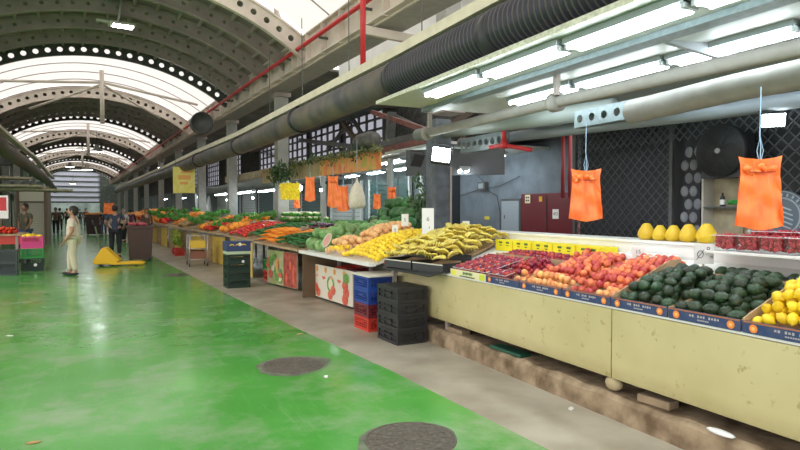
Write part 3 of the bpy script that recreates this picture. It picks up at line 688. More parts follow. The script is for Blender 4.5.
# ---- fruit prototypes
def proto(name, mb, m, label, cat, smooth=True, parts=()):
    o = mb.build(name, m, None, smooth); tag(o, label, cat); o.location = (0, 0, -50)
    for (n2, mb2, m2) in parts: mb2.build(n2, m2, o, True)
    return o
def fruit_mesh(prof, n=14): return MB().lathe(prof, n)
def sph(r, k=8, sz=1.): return [(max(1e-5, r * math.sin(PI * i / k)), -r * sz * math.cos(PI * i / k)) for i in range(k + 1)]
m_avo = mat('avocado_skin', (.012, .028, .014), .38, scale=60, col2=(.035, .075, .028), bump=.25, objvar=.5)
m_lem = mat('lemon_skin', (.88, .60, .02), .4, objvar=.10, scale=70, bump=.08, var=.03)
m_pea = mat('peach_skin', (.50, .045, .045), .5, scale=13, col2=(.74, .20, .08), objvar=.25, detail=2)
m_peo = mat('peach_pale_skin', (.66, .19, .06), .5, scale=14, col2=(.85, .45, .16), objvar=.18, detail=2)
m_plu = mat('plum_skin', (.20, .008, .03), .3, scale=12, col2=(.42, .03, .05), objvar=.45, detail=2)
m_pom = mat('pomelo_skin', (.68, .46, .02), .45, scale=60, bump=.15, var=.05, objvar=.08)
m_ora = mat('apricot_skin', (.85, .45, .17), .5, scale=10, col2=(.9, .58, .28), objvar=.12)
m_yel = mat('yellow_skin', (.92, .66, .03), .45, objvar=.12, scale=12, var=.06)
m_wat = mat('watermelon_rind', (.015, .085, .018), .35, scale=7, col2=(.06, .20, .05), objvar=.3)
m_mel = mat('green_melon_rind', (.10, .25, .07), .45, scale=9, col2=(.27, .44, .16), objvar=.3)
m_tom = mat('tomato_skin', (.68, .03, .015), .25, objvar=.2)
m_car = mat('carrot_skin', (.85, .27, .02), .5, objvar=.15)
m_cuc = mat('cucumber_skin', (.025, .13, .02), .45, objvar=.45)
m_grn = mat('leaf_green', (.05, .22, .03), .5, scale=20, col2=(.14, .38, .06), objvar=.3)
m_cau = mat('cauliflower_white', (.72, .68, .48), .7, scale=30, bump=.5, var=.08)
m_ban = mat('banana_skin', (.82, .62, .10), .45, scale=9, col2=(.62, .55, .13), objvar=.12, detail=3)
m_bro = mat('stem_brown', (.08, .05, .02), .8)
m_pot = mat('potato_skin', (.45, .30, .14), .8, var=.15, objvar=.2)
m_pur = mat('purple_skin', (.10, .02, .07), .35, objvar=.4)
ov = [(1e-5, -.052), (.022, -.049), (.036, -.036), (.042, -.012), (.040, .012), (.030, .034), (.021, .048), (.010, .056), (1e-5, .058)]
av_p = proto('avocado', fruit_mesh(ov), m_avo, 'x', 'avocado', parts=(('stem_button', MB().ell((0, 0, .057), (.006, .006, .004), 8, 4), m_bro),))
lm = [(1e-5, -.043), (.006, -.041), (.010, -.036), (.024, -.025), (.031, -.010), (.031, .010), (.024, .025), (.010, .036), (.006, .042), (1e-5, .044)]
le_p = proto('lemon', fruit_mesh(lm, 16), m_lem, 'x', 'lemon')
def peachmesh(r):
    mb = MB(); k = 9; n = 16; vs = []
    for i in range(k + 1):
        a = PI * i / k
        for j in range(n):
            t = 2 * PI * j / n; q = r * (1 - .10 * math.exp(-(min(t, 2 * PI - t) / .35) ** 2)); dz = -.12 * r * math.exp(-((k - i) / 1.3) ** 2)
            vs.append((q * math.sin(a) * math.cos(t), q * math.sin(a) * math.sin(t), -r * .94 * math.cos(a) + dz))
    return mb.add(vs, [(i * n + j, i * n + (j + 1) % n, (i + 1) * n + (j + 1) % n, (i + 1) * n + j) for i in range(k) for j in range(n)])
pe_p = proto('peach', peachmesh(.034), m_pea, 'x', 'peach')
po_p = proto('peach', peachmesh(.034), m_peo, 'x', 'peach')
pl_p = proto('plum', peachmesh(.027), m_plu, 'x', 'plum')
or_p = proto('grapefruit', fruit_mesh(sph(.052, 9, .95), 14), m_ora, 'x', 'fruit')
oj_p = proto('orange', fruit_mesh(sph(.05, 8, .97), 12), mat('orange_skin', (.88, .30, .03), .45, objvar=.25), 'x', 'orange')
ye_p = proto('yellow_fruit', fruit_mesh(sph(.036, 8, 1.08), 12), m_yel, 'x', 'fruit')
pm_prof = [(1e-5, 0), (.05, .001), (.074, .014), (.089, .048), (.086, .08), (.068, .118), (.047, .152), (.034, .170), (.012, .175), (1e-5, .173)]
pm_p = proto('pomelo', fruit_mesh(pm_prof, 20), m_pom, 'x', 'pomelo', parts=(('stem_button', MB().ell((0, 0, .165), (.008, .008, .005), 8, 4), m_bro),))
wa_p = proto('watermelon', fruit_mesh(sph(.125, 12, 1.12), 20), m_wat, 'x', 'watermelon', parts=(('stem', MB().tube([(0, 0, .138), (.005, 0, .155)], .006, 6), m_bro),))
ml_p = proto('green_melon', fruit_mesh(sph(.10, 12, 1.15), 18), m_mel, 'x', 'melon', parts=(('stem', MB().tube([(0, 0, .113), (.005, 0, .128)], .005, 6), m_bro),))
to_p = proto('tomato', fruit_mesh(sph(.036, 8, .82), 12), m_tom, 'x', 'tomato', parts=(('calyx', MB().ell((0, 0, .029), (.012, .012, .003), 6, 4), m_grn),))
ca_p = proto('carrot', MB().tube([(0, 0, -.09), (0, 0, -.05), (0, 0, .06), (0, 0, .085), (0, 0, .09)], [.003, .010, .019, .017, .006], 9), m_car, 'x', 'carrot')
cu_p = proto('cucumber', MB().tube([(0, 0, -.085), (.002, 0, -.07), (.006, 0, 0), (.002, 0, .07), (0, 0, .085)], [.006, .017, .020, .017, .006], 10), m_cuc, 'x', 'cucumber')
cf = MB(); cf.ell((0, 0, .0), (.08, .08, .055), 12, 8)
for i in range(14):
    a = random.uniform(0, 2 * PI); q = random.uniform(0, .06); cf.ell((q * math.cos(a), q * math.sin(a), .045 - q * .3), (.025, .025, .02), 7, 5)
lfm = MB()
for i in range(7):
    a = i * .9; lfm.ell((.075 * math.cos(a), .075 * math.sin(a), -.01), (.012, .045, .055), 8, 6, Matrix.Rotation(a, 3, 'Z') @ Matrix.Rotation(.4, 3, 'Y'))
cf_p = proto('cauliflower', cf, m_cau, 'x', 'cauliflower', parts=(('leaves', lfm, m_grn),))
gb = MB()
for i in range(22):
    a = random.uniform(0, 2 * PI); e = random.uniform(.1, 1.3); l = random.uniform(.07, .12); d = Vector((math.cos(a) * math.cos(e), math.sin(a) * math.cos(e), math.sin(e)))
    M = d.to_track_quat('Z', 'Y').to_matrix(); gb.ell(d * l * .6, (.028, .008, l * .5), 7, 5, M)
gb_p = proto('lettuce', gb, m_grn, 'x', 'greens')
pp = MB().lathe([(1e-5, -.055), (.015, -.053), (.028, -.035), (.036, .0), (.040, .03), (.034, .045), (.012, .04), (1e-5, .038)], 12)
pr_p = proto('bell_pepper', pp, m_tom, 'x', 'pepper', parts=(('stem', MB().tube([(0, 0, .038), (.003, 0, .065)], .006, 6), m_grn),))
py_p = proto('bell_pepper', pp, mat('pepper_orange', (.88, .30, .02), .3, objvar=.25), 'x', 'pepper', parts=(('stem', MB().tube([(0, 0, .038), (.003, 0, .065)], .006, 6), m_grn),))
pt_p = proto('potato', fruit_mesh(sph(.038, 8, 1.4), 10), m_pot, 'x', 'potato')
ap_p = proto('aubergine', MB().lathe([(1e-5, -.08), (.03, -.072), (.042, -.04), (.036, .01), (.024, .05), (.01, .075), (1e-5, .08)], 12), m_pur, 'x', 'aubergine', parts=(('stem', MB().tube([(0, 0, .075), (0, 0, .1)], [.016, .006], 6), m_grn),))
protos = [oj_p, av_p, le_p, pe_p, po_p, pl_p, or_p, ye_p, pm_p, wa_p, ml_p, to_p, ca_p, cu_p, cf_p, gb_p, pr_p, py_p, pt_p, ap_p]
# banana hand: a thing with banana parts
bh = thing('banana_bunch', 'x', 'bananas')
bh.location = (0, 0, -50)
def banana(curv=1.):
    pts = []; rs = []
    for i in range(9):
        t = i / 8; a = -.75 + 1.5 * t; pts.append((.11 * math.sin(a) * 1.0, 0, -.11 * math.cos(a) + .11)); rs.append([.004, .010, .0155, .018, .0185, .018, .015, .009, .006][i])
    return MB().tube(pts, rs, 7)
bme = banana().mesh('banana', m_ban, True)
for i in range(5):
    o = bpy.data.objects.new('banana', bme); C.objects.link(o); o.parent = bh
    a = -.5 + .25 * i; o.location = (.008 * (i % 2), (i - 2) * .043, .012 * math.cos(a * 2)); o.rotation_euler = (a * .6, 0, a * .35)
MB().ell((.088, 0, .042), (.010, .035, .012), 8, 5).build('crown', mat('banana_crown', (.16, .13, .04), .7), bh, True)
protos.append(bh)
used = set()
def put(p, loc, rot, label, group, scale=1.):
    if p.name not in used:
        used.add(p.name); p.location = loc; p.rotation_euler = rot; p.scale = (scale,) * 3; p['label'] = label; p['group'] = group; return p
    return copy_tree(p, loc, rot, label, group, scale=(scale,) * 3)
def rr(k): return random.uniform(-k, k)
def pile(p, A, B, back, n_u, n_v, r, label, group, layers=1, mound=0., rot='any', drop=0., jit=.32, skip=None, base=0., smin=.92, smax=1.08):
    """rows of fruit on the parallelogram A..B + back (world vectors at surface height)"""
    A, B, back = Vector(A), Vector(B), Vector(back); out = 0
    for l in range(layers):
        nu, nv = n_u - l, n_v - l
        for j in range(nv):
            for i in range(nu - (j % 2 if nu > 2 else 0)):
                u = (i + .5 + l * .5 + (.5 if j % 2 else 0)) / n_u; v = (j + .5 + l * .5) / n_v
                if skip and skip(u, v, l): continue
                u += rr(.12) / n_u
                P = A.lerp(B, u) + back * v
                P += Vector((rr(r * jit), rr(r * jit), rr(r * jit * .5)))
                P.z += base + r + l * r * 1.45 + mound * math.sin(PI * u) * math.sin(PI * min(1, v * .9 + .1))
                if rot == 'any': e = (rr(PI), rr(PI), rr(PI))
                elif rot == 'lie': e = (PI / 2 + rr(.25), rr(.3), rr(PI))
                elif rot == 'across': e = (PI / 2 + rr(.08), 0, PI / 2 + rr(.25))
                elif rot == 'up': e = (rr(.25), rr(.25), rr(PI))
                put(p, P, e, label, group, random.uniform(smin, smax)); out += 1
    return out
xb = lambda x, dz=0: ztop(x) + dz
# avocados: two trays plus a heap behind
def heapN(p, y0, y1, x0, x1, r, label, group, layers=2, sx=2., sy=2., mound=.0, rot='lie', jit=.24, base=.008, skip=None, smin=.92, smax=1.08):
    nu = max(1, int((y1 - y0) / (sy * r))); nv = max(1, int((x1 - x0) / (sx * r)))
    return pile(p, (x0, y1, xb(x0)), (x0, y0, xb(x0)), (x1 - x0, 0, xb(x1) - xb(x0)), nu, nv, r, label, group, layers, mound, rot, jit=jit, base=base, skip=skip, smin=smin, smax=smax)
heapN(av_p, 2.86, 3.33, 3.46, 4.10, .043, 'dark green avocado heaped in the left avocado tray', 'avocados in the left tray', 2, 2.0, 2.0, .05)
heapN(av_p, 2.33, 2.83, 3.46, 4.10, .043, 'dark green avocado heaped in the tray next to the lemons', 'avocados in the right tray', 2, 2.0, 2.0, .05)
heapN(av_p, 2.2, 3.1, 4.17, 4.34, .043, 'dark green avocado in the back rows below the white riser', 'avocados in the back rows', 2, 2.0, 2.0, .0)
heapN(le_p, 1.74, 2.29, 3.46, 4.22, .033, 'yellow lemon heaped in the blue printed tray at the right', 'lemons in the right tray', 3, 2.0, 2.0, .14, 'any')
heapN(le_p, 1.2, 1.70, 3.46, 4.05, .033, 'yellow lemon in the farthest right tray', 'lemons at the picture edge', 1, 2.1, 2.3, .03, 'any')
# peaches
heapN(po_p, 3.93, 4.48, 3.46, 3.66, .034, 'orange peach in the front rows of the third tray', 'orange peaches in the third tray', 2, 2.0, 2.0, .02, 'any')
heapN(pe_p, 3.93, 4.48, 3.67, 4.30, .034, 'red and yellow peach behind the orange ones in the third tray', 'mixed peaches in the third tray', 2, 2.0, 2.0, .03, 'any')
heapN(po_p, 3.38, 3.60, 3.46, 3.62, .034, 'pale orange peach in the corner beside the avocado tray', 'corner peaches', 1, 2.0, 2.0, .02, 'any')
heapN(pe_p, 3.38, 3.89, 3.63, 4.35, .034, 'red peach in the tray left of the avocados', 'peaches left of the avocados', 2, 2.0, 2.0, .03, 'any')
heapN(pe_p, 3.62, 3.89, 3.46, 3.62, .034, 'red peach in the tray left of the avocados', 'peaches left of the avocados', 2, 2.0, 2.0, .02, 'any')
heapN(po_p, 4.50, 4.66, 3.46, 3.62, .034, 'orange peach beside the plums at the right end of their tray', 'orange peaches beside the plums', 2, 2.0, 2.0, .02, 'any')
heapN(pe_p, 4.42, 4.6, 4.06, 4.36, .034, 'red peach at the back behind the plums', 'peaches behind the plums', 2, 2.0, 2.0, .03, 'any')
heapN(pl_p, 4.66, 5.04, 3.64, 4.02, .027, 'dark red plum in the blue tray', 'plums in the blue tray', 2, 2.05, 2.05, .03, 'any')
heapN(pl_p, 4.62, 5.72, 4.06, 4.28, .028, 'dark red plum loose at the back near the yellow boxes', 'loose plums at the back', 1, 2.05, 2.05, .04, 'any')
heapN(pe_p, 4.55, 4.64, 3.66, 4.0, .034, 'red peach between the plums and the orange peaches', 'peaches between', 1, 2, 2, .02, 'any')
# plums in clear punnets
clear = bpy.data.materials.new('clear_plastic'); clear.use_nodes = True
nt = clear.node_tree; nt.nodes.clear(); o_ = nt.nodes.new('ShaderNodeOutputMaterial'); t_ = nt.nodes.new('ShaderNodeBsdfTransparent'); g_ = nt.nodes.new('ShaderNodeBsdfGlossy'); x_ = nt.nodes.new('ShaderNodeMixShader')
g_.inputs['Roughness'].default_value = .15; t_.inputs[0].default_value = (.93, .95, .96, 1); x_.inputs[0].default_value = .06
nt.links.new(t_.outputs[0], x_.inputs[1]); nt.links.new(g_.outputs[0], x_.inputs[2]); nt.links.new(x_.outputs[0], o_.inputs[0])
def punnet_mesh(w, d, h):
    m = MB(); q = .85; t = .002
    b = [(-w * q / 2, -d * q / 2, 0), (w * q / 2, -d * q / 2, 0), (w * q / 2, d * q / 2, 0), (-w * q / 2, d * q / 2, 0)]
    c = [(-w / 2, -d / 2, h), (w / 2, -d / 2, h), (w / 2, d / 2, h), (-w / 2, d / 2, h)]
    m.add(b + c, [(0, 1, 2, 3)] + [(i, (i + 1) % 4, 4 + (i + 1) % 4, 4 + i) for i in range(4)])
    return m
def punnet(x, y, z, w, d, h, label, grp, tilt=0.):
    t = thing('punnet', label, 'punnet', (x, y, z), 0, grp); t.rotation_euler = (0, tilt, 0)
    punnet_mesh(w, d, h).build('box', clear, t)
    MB().tube([(-w / 2, -d / 2, h), (w / 2, -d / 2, h), (w / 2, d / 2, h), (-w / 2, d / 2, h), (-w / 2, -d / 2, h)], .003, 5, False).build('rim', mat('rim_plastic', (.6, .62, .62), .2), t)
    return t
tl = -math.atan(SL)
for j in range(4):
    for i in range(7):
        y = 5.66 - i * .168; x = 3.51 + j * .125
        if i >= 4 and j >= 1: continue
        if i == 6: continue
        z = ztop(x) + .012
        lbl = 'clear punnet of plums in the front row of the trays' if j == 0 else 'clear punnet of plums in a rear row of the cream tray'
        punnet(x, y, z, .118, .16, .075, lbl, 'plum punnets front row' if j == 0 else 'plum punnets rear rows', tl)
        for a in range(3):
            for b in range(2):
                for l in range(2):
                    put(pl_p, (x - .028 + b * .056 + rr(.004), y - .05 + a * .05 + rr(.004), z + .032 + l * .040 + (b - .5) * .012), (rr(3), rr(3), rr(3)), 'dark red plum in a clear punnet, %s of the counter front' % ('front row' if j == 0 else 'behind the first row'), 'plums in front punnets' if j == 0 else 'plums in rear punnets', random.uniform(.9, 1.02))
# yellow printed boxes at the back under the riser
for k in range(5):
    y = 6.0 - k * .36; x = 4.44
    t = thing('printed_box', 'bright yellow cardboard box under the riser, %s' % ['leftmost of five', 'second of five from the left', 'middle one of five', 'second of five from the right', 'rightmost of five'][k], 'box', (x, y, ztop(x) - .0))
    MB().prism([(-.12, -.17, -.03 + .002), (.12, -.17, .034), (.12, -.17, .105), (-.12, -.17, .105)], (0, .34, 0)).build('carton', mat('box_yellow', (.85, .72, .02), .5), t)
    for q in range(2): MB().box((-.122, -.08 + q * .14, .075), (.004, .06, .022)).box((-.122, -.08 + q * .14, .04), (.004, .04, .010)).build('print', mat('print_leaf', (.05, .15, .03), .6), t)
tag(MB().box((4.4, 3.9, ztop(4.4) + .04), (.3, .5, .09)).build('foam_box', whitep, bevel=.01), 'white foam box behind the red peaches', 'box')
# pomelos on riser shelf
for k, (y, px, py) in enumerate([(4.18, 0, 0), (3.98, 0, 0), (3.80, 0, 0), (3.60, 0, 0), (3.40, 0, 0)]):
    y = AX([645, 658.5, 672, 687, 705][k], 240, 4.66).y
    put(pm_p, (4.68, y, 1.300), (0, 0, rr(3)), ['yellow pomelo on the white riser, leftmost of five', 'yellow pomelo on the riser, second of five from the left', 'yellow pomelo on the riser, middle one of five', 'yellow pomelo on the riser, second of five from the right', 'yellow pomelo on the riser, rightmost of five beside the cherries'][k], 'pomelos on the riser', [1.0, .9, .92, 1.0, 1.06][k] * .93)
put(pm_p, (4.82, 3.62, 1.300), (0, 0, 1), 'yellow pomelo half hidden behind the right pomelos', 'pomelos on the riser', .85)
# cherry punnets
m_che = mat('cherry_skin', (.36, .01, .03), .3, scale=30, col2=(.55, .05, .06))
def cherries(w, d, h, n):
    n = int(n * 1.35)
    m = MB()
    for i in range(n):
        m.ell((rr(w * .4), rr(d * .4), random.uniform(.02, h)), (.0125,) * 3, 7, 5)
    for i in range(10): a = Vector((rr(w * .35), rr(d * .35), h)); m.tube([a, a + Vector((rr(.02), rr(.02), .025))], .0012, 4)
    return m
chm = cherries(.14, .17, .125, 190).mesh('cherries', m_che, True)
cpos = [(4.34, 3.05 - k * .185, 1.274, 0) for k in range(8)] + [(4.52, 2.98 - k * .185, 1.302 + .0, 1) for k in range(7)]
cpos = [(x, y, z, g) for (x, y, z, g) in cpos]
for k, (x, y, z, g) in enumerate(cpos):
    if g: z = 1.302; x = 4.67
    t = punnet(x, y, z, .14, .178, .12, 'clear punnet of red cherries, %s' % ('front row on the shelf beside the pomelos' if not g else 'rear row behind on the riser'), 'front cherry punnets' if not g else 'rear cherry punnets')
    o = bpy.data.objects.new('cherries', chm); C.objects.link(o); o.parent = t; o.rotation_euler.z = PI * (k % 2); o['kind'] = 'stuff'
for k in range(4):
    x, y, z = 4.67, 2.35 - k * .19, 1.302 + .135
    t = punnet(x, y, z, .14, .178, .12, 'clear punnet of red cherries stacked on top of the rear row', 'stacked cherry punnets')
    o = bpy.data.objects.new('cherries', chm); C.objects.link(o); o.parent = t; o['kind'] = 'stuff'
tag(MB().box((4.26, 1.9, 1.2), (.008, .5, .07)).build('shelf_label', mat('pink_label', (.5, .05, .12), .5)), 'dark pink label strip under the cherry shelf', 'label')
# price cards
def card_sign(px, py0, py1, wpx, X, label, marks, lean=0., stake=True, z0=None):
    a = AX(px, py0, X); b = AX(px, py1, X); depth = (a - Vector((0, 0, H))).dot(Vector((math.sin(YAW), math.cos(YAW), 0)))
    w = wpx * depth / F; h = a.z - b.z
    t = thing('price_card', label, 'sign', (X, a.y, b.z), -YAW)
    MB().box((0, 0, h / 2), (w, .006, h)).build('card', whitep, t)
    zb = b.z - (z0 if z0 is not None else (ztop(X) + .02))
    if stake and zb > .01: MB().box((0, .006, -zb / 2 + .02), (.014, .008, zb + .04)).build('stake', card, t)
    if marks:
        for (s, body, dx, dz) in marks: text(body, s * h, Matrix.Translation((dx * w, -.0045, h / 2 + dz * h)) @ Matrix.Rotation(PI / 2, 4, 'X'), mat('marker_grey', (.12, .12, .13), .6), t)
    t.rotation_euler.x = lean
    return t
t = card_sign(704, 244, 264, 20, 4.22, 'white price card with a scribbled circle above the avocados', [(.4, '8.', .25, .2), (.18, '10', .36, -.15)])
m = MB(); m.tube([(-.03 + .025 * (1 - .1 * k / 10) * math.cos(k * .6), -.006, .078 + .03 * math.sin(k * .6)) for k in range(16)], .0028, 5); m.tube([(-.06, -.006, .035), (-.002, -.006, .115)], .0028, 5); m.build('scribble', MC['marker_grey'], t)
card_sign(638, 247, 259, 13, 4.25, 'small white price card above the red peaches', [(.45, '15', 0, .1), (.25, '1kg', 0, -.25)])
card_sign(466, 221, 238, 7, 4.5, 'small white price card at the right end of the bananas', [(.4, '7', 0, .1)])

# litter and details on riser
tag(MB().box((4.42, 2.75, ztop(4.42) + .006), (.25, .5, .004), .2).build('plastic_sheet', mat('sheet_blue', (.55, .6, .65), .3)), 'crumpled pale plastic sheet behind the avocados', 'sheet')

# ================================================================== BANANA STAND
bt = thing('banana_table', 'low table with black crates holding the bananas at the counter end', 'table')
MB().prism([(3.18, 5.82, .83), (3.42, 5.82, .88), (4.0, 7.15, .95), (3.1, 6.95, .83)], (0, 0, .02)).build('top', black, bt)
A1, B1 = Vector((3.12, 6.92, .85)), Vector((3.36, 5.82, .85))
def btray(a, b, label):
    t = thing('black_tray', label, 'tray', a)
    d = (b - a); L = d.length; rz = math.atan2(d.y, d.x)
    t.rotation_euler.z = rz
    m = MB()
    m.box((L / 2, 0, .045), (L - .01, .012, .09)).box((L / 2, .45, .11), (L - .01, .012, .16)); m.box((.01, .22, .06), (.012, .45, .10)).box((L - .01, .22, .06), (.012, .45, .10))
    m.build('walls', black, t); MB().box((L / 2, .22, .012), (L - .02, .44, .01)).build('base', black, t)
    MB().box((L / 2, -.004, .092), (L - .01, .02, .012)).build('rim', mat('paper_rim', (.6, .58, .5), .6), t)
    return t
btray(A1 + Vector((0, 0, .015)), A1.lerp(B1, .49) + Vector((0, 0, .015)), 'left black tray under the bananas')
btray(A1.lerp(B1, .51) + Vector((0, 0, .015)), B1 + Vector((0, 0, .015)), 'right black tray under the bananas, beside the plum trays')
for l in range(3):
    for j in range(8 - l):
        for i in range(7 - l):
            u = (i + .4 + .5 * l + (.3 if j % 2 else 0)) / 7.; v = (j + .5 * l) / 8
            P = A1.lerp(B1, u) + Vector((.05 + 1.26 * v, .04 + .44 * v, .19 + .28 * v + .045 * l + .05 * math.sin(PI * u)))
            if P.y < 5.86: continue
            put(bh, P, (PI + rr(.3), rr(.35) + .25, rr(.9) - .1 + (PI if random.random() < .3 else 0)), 'bunch of ripening bananas, %s' % ('front row of the pile' if j == 0 and l == 0 else 'in the middle of the pile' if j < 4 else 'at the back of the pile'), 'front bananas' if j == 0 and l == 0 else ('middle bananas' if j < 4 else 'back bananas'), random.uniform(.82, .95))
MB().prism([(3.4, 5.95, .86), (4.5, 6.35, 1.16), (4.45, 7.4, 1.16), (3.2, 6.95, .86)], (0, 0, .02)).build('sloping_board', card, bt)
for (x, y) in ((3.3, 7.0), (3.5, 5.95)): MB().box((x, y, .42), (.05, .05, .83)).build('leg', steel, bt)
# ================================================================== STALL 2: white plank, fruit slope
def frontline(name, label, P, z, back, boardm=white, boardh=.05, slope_rise=.36, topm=white, wd=.10):
    """P: list of 2 points along the front edge; sloping display behind"""
    t = thing(name, label, 'stall'); a = Vector((*P[0], z)); b = Vector((*P[1], z)); bk = Vector((back[0], back[1], 0))
    MB().prism([a, b, b + bk + Vector((0, 0, slope_rise)), a + bk + Vector((0, 0, slope_rise))], (0, 0, .018)).build('display_board', topm, t)
    d = (b - a).normalized(); nrm = Vector((-abs(d.y), d.x * (1 if d.y < 0 else -1) * 1, 0))
    MB().bar(a + Vector((-.03, 0, .02)), b + Vector((-.03, 0, .02)), wd, boardh).build('front_plank', boardm, t)
    for u in (.04, .5, .96):
        q = a.lerp(b, u); MB().box((q.x + .62, q.y, z / 2 + .06), (.05, .05, z + .10)).build('leg', steel, t)
        MB().box((q.x + bk.x - .1, q.y + bk.y, (z + slope_rise) / 2 - .03), (.05, .05, z + slope_rise - .1)).build('leg', steel, t)
    return t, a, b, bk + Vector((0, 0, slope_rise))
t2, a2, b2_, k2 = frontline('fruit_stall', 'white edged stall holding green melons, grapefruit and round yellow fruit', ((2.95, 10.0), (3.10, 7.2)), .84, (1.45, .25))
sub = lambda a, b, u0, u1: (a.lerp(b, u0), a.lerp(b, u1))
def sp(p, a, b, bk, u0, u1, v0, v1, r, label, group, **kw):
    A = a.lerp(b, u0) + bk * v0; B = a.lerp(b, u1) + bk * v0; K = bk * (v1 - v0)
    s = kw.pop('s', 2.0); nu = max(1, int((B - A).length / (s * r))); nv = max(1, int(K.length / (s * r * kw.pop('sv', 1.))))
    return pile(p, A, B, K, nu, nv, r, label, group, base=kw.pop('base', .02), **kw)
sp(ye_p, a2, b2_, k2, .58, 1.0, .02, .96, .039, 'round yellow fruit in the big heap between the grapefruit and bananas', 'yellow fruit heap', layers=1, mound=.16)
sp(or_p, a2, b2_, k2, .33, .58, .02, .36, .054, 'pale orange grapefruit in the front of its heap', 'grapefruit in front', layers=2, mound=.08)
sp(or_p, a2, b2_, k2, .36, .60, .38, .97, .054, 'pale orange grapefruit at the back of its heap', 'grapefruit at the back', layers=2, mound=.10)
sp(ye_p, a2, b2_, k2, .42, .58, .01, .16, .038, 'round yellow fruit spilling in front of the grapefruit heap', 'yellow fruit before grapefruit', layers=1, mound=.0, base=.10)
sp(ml_p, a2, b2_, k2, .0, .32, .02, .60, .10, 'round green melon at the left end of the white edged stall', 'green melons in front', layers=2, mound=.0, rot='any', smin=.95, smax=1.1)
sp(ml_p, a2, b2_, k2, .03, .34, .62, 1.0, .10, 'round green melon in the back row of the stall', 'green melons at the back', layers=1, mound=.05, rot='any')
for k, px in enumerate((325, 352, 388)):
    q = G([325, 352, 386][k], [258, 257, 261][k], .93)
    o = put(to_p, (q.x + .02, q.y, .90), (0, 0, 0), 'red tomato at the front edge of the white plank', 'red spots on the plank edge', 1.3) if False else None
# cut watermelon slices (red) leaning on plank
for k, (px, py) in enumerate(((365, 258), (388, 263))):
    q = G(px, py, .89)
    s = thing('watermelon_slice', ['red watermelon slice on the plank before the yellow fruit, left one', 'red watermelon slice on the plank before the yellow fruit, right one'][k], 'fruit', (q.x + .02, q.y, .875), R(-70))
    pts = [(math.cos(a) * .11, 0, math.sin(a) * .075) for a in [PI * i / 12 for i in range(13)]]
    MB().prism(pts, (0, .03, 0)).build('flesh', mat('melon_flesh', (.75, .06, .05), .35), s)
    MB().tube([(math.cos(a) * .11, .015, math.sin(a) * .075) for a in [PI * i / 12 for i in range(13)]], .010, 6).build('rind', m_grn, s, True)
# fruit poster boards
def poster(p0, p1, z0, z1, label, kind):
    p0 = Vector((*p0, 0)); p1 = Vector((*p1, 0)); d = p1 - p0; L = d.length
    t = thing('poster_board', label, 'poster', (p0.x, p0.y, z0), math.atan2(d.y, d.x)); h = z1 - z0
    MB().box((L / 2, 0, h / 2), (L, .02, h)).build('board', mat('poster_white', (.72, .68, .56), .5) if kind == 'a' else mat('poster_mix', (.55, .5, .35), .5, scale=4, col2=(.35, .42, .15)), t)
    rn = random.Random(5 if kind == 'a' else 9)
    def disc(x, z, rx, rz, m, y=-.012, nm='printed_fruit', a0=0, a1=2 * PI):
        pts = [(x + rx * math.cos(a), y, z + rz * math.sin(a)) for a in [a0 + (a1 - a0) * i / 18 for i in range(18)]]
        MB().prism(pts, (0, -.0015, 0)).build(nm, m, t)
    pr, pg, po_, pk = mat('ink_red', (.65, .08, .05), .5, scale=20, col2=(.75, .2, .12)), mat('ink_green', (.08, .28, .06), .5, scale=25, col2=(.25, .45, .12)), mat('ink_orange', (.8, .35, .08), .5), mat('ink_pink', (.8, .4, .3), .5)
    if kind == 'a':
        for (x, z, q) in ((.12, .25, .13), (.88, .24, .15)): 
            disc(x * L / 1.0 * .62 + .04, z * h / .5, q, q * .95, pg); disc(x * L * .62 + .04, z * h / .5, q * .6, q * .6, mat('ink_cream', (.75, .7, .5), .5), -.014)
        for (x, z) in ((.25, .18), (.62, .2), (.30, .10), (.56, .10)): disc(x * L, z * h * 1.6, .09, .08, pr, -.016)
        for i in range(5): disc(L * (.1 + .16 * i), h * .68 + .02 * (i % 2), .07, .055, pk if i % 2 else pr, -.013, a0=PI, a1=2 * PI)
        for i in range(5): disc(L * (.08 + .19 * i), h * .88, .05, .05, po_, -.013)
        for i in range(4): disc(L * (.86 + .02 * (i % 2)), h * (.15 + .2 * i), .11, .09, pr if i < 3 else pg, -.015)
    else:
        MB().box((L * .78, -.012, h / 2), (L * .42, .004, h * .98)).build('dark_half', mat('ink_maroon', (.28, .04, .03), .5, scale=9, col2=(.5, .12, .08)), t)
        for i in range(16): disc(L * rn.uniform(.04, .52), h * rn.uniform(.12, .88), rn.uniform(.05, .11), rn.uniform(.05, .1), rn.choice([pg, pg, pr, po_, mat('ink_cream', (.75, .7, .5), .5)]), -.012 - .002 * i)
        for i in range(5): disc(L * rn.uniform(.62, .94), h * rn.uniform(.15, .85), .05, .09, pr, -.016 - .002 * i)
    return t
poster((3.20, 10.62), (3.39, 8.72), .04, .61, 'white poster board printed with watermelons under the melon stall', 'a')
poster((2.92, 12.53), (3.18, 11.15), .04, .74, 'green and maroon fruit poster board left of the watermelon poster', 'b')
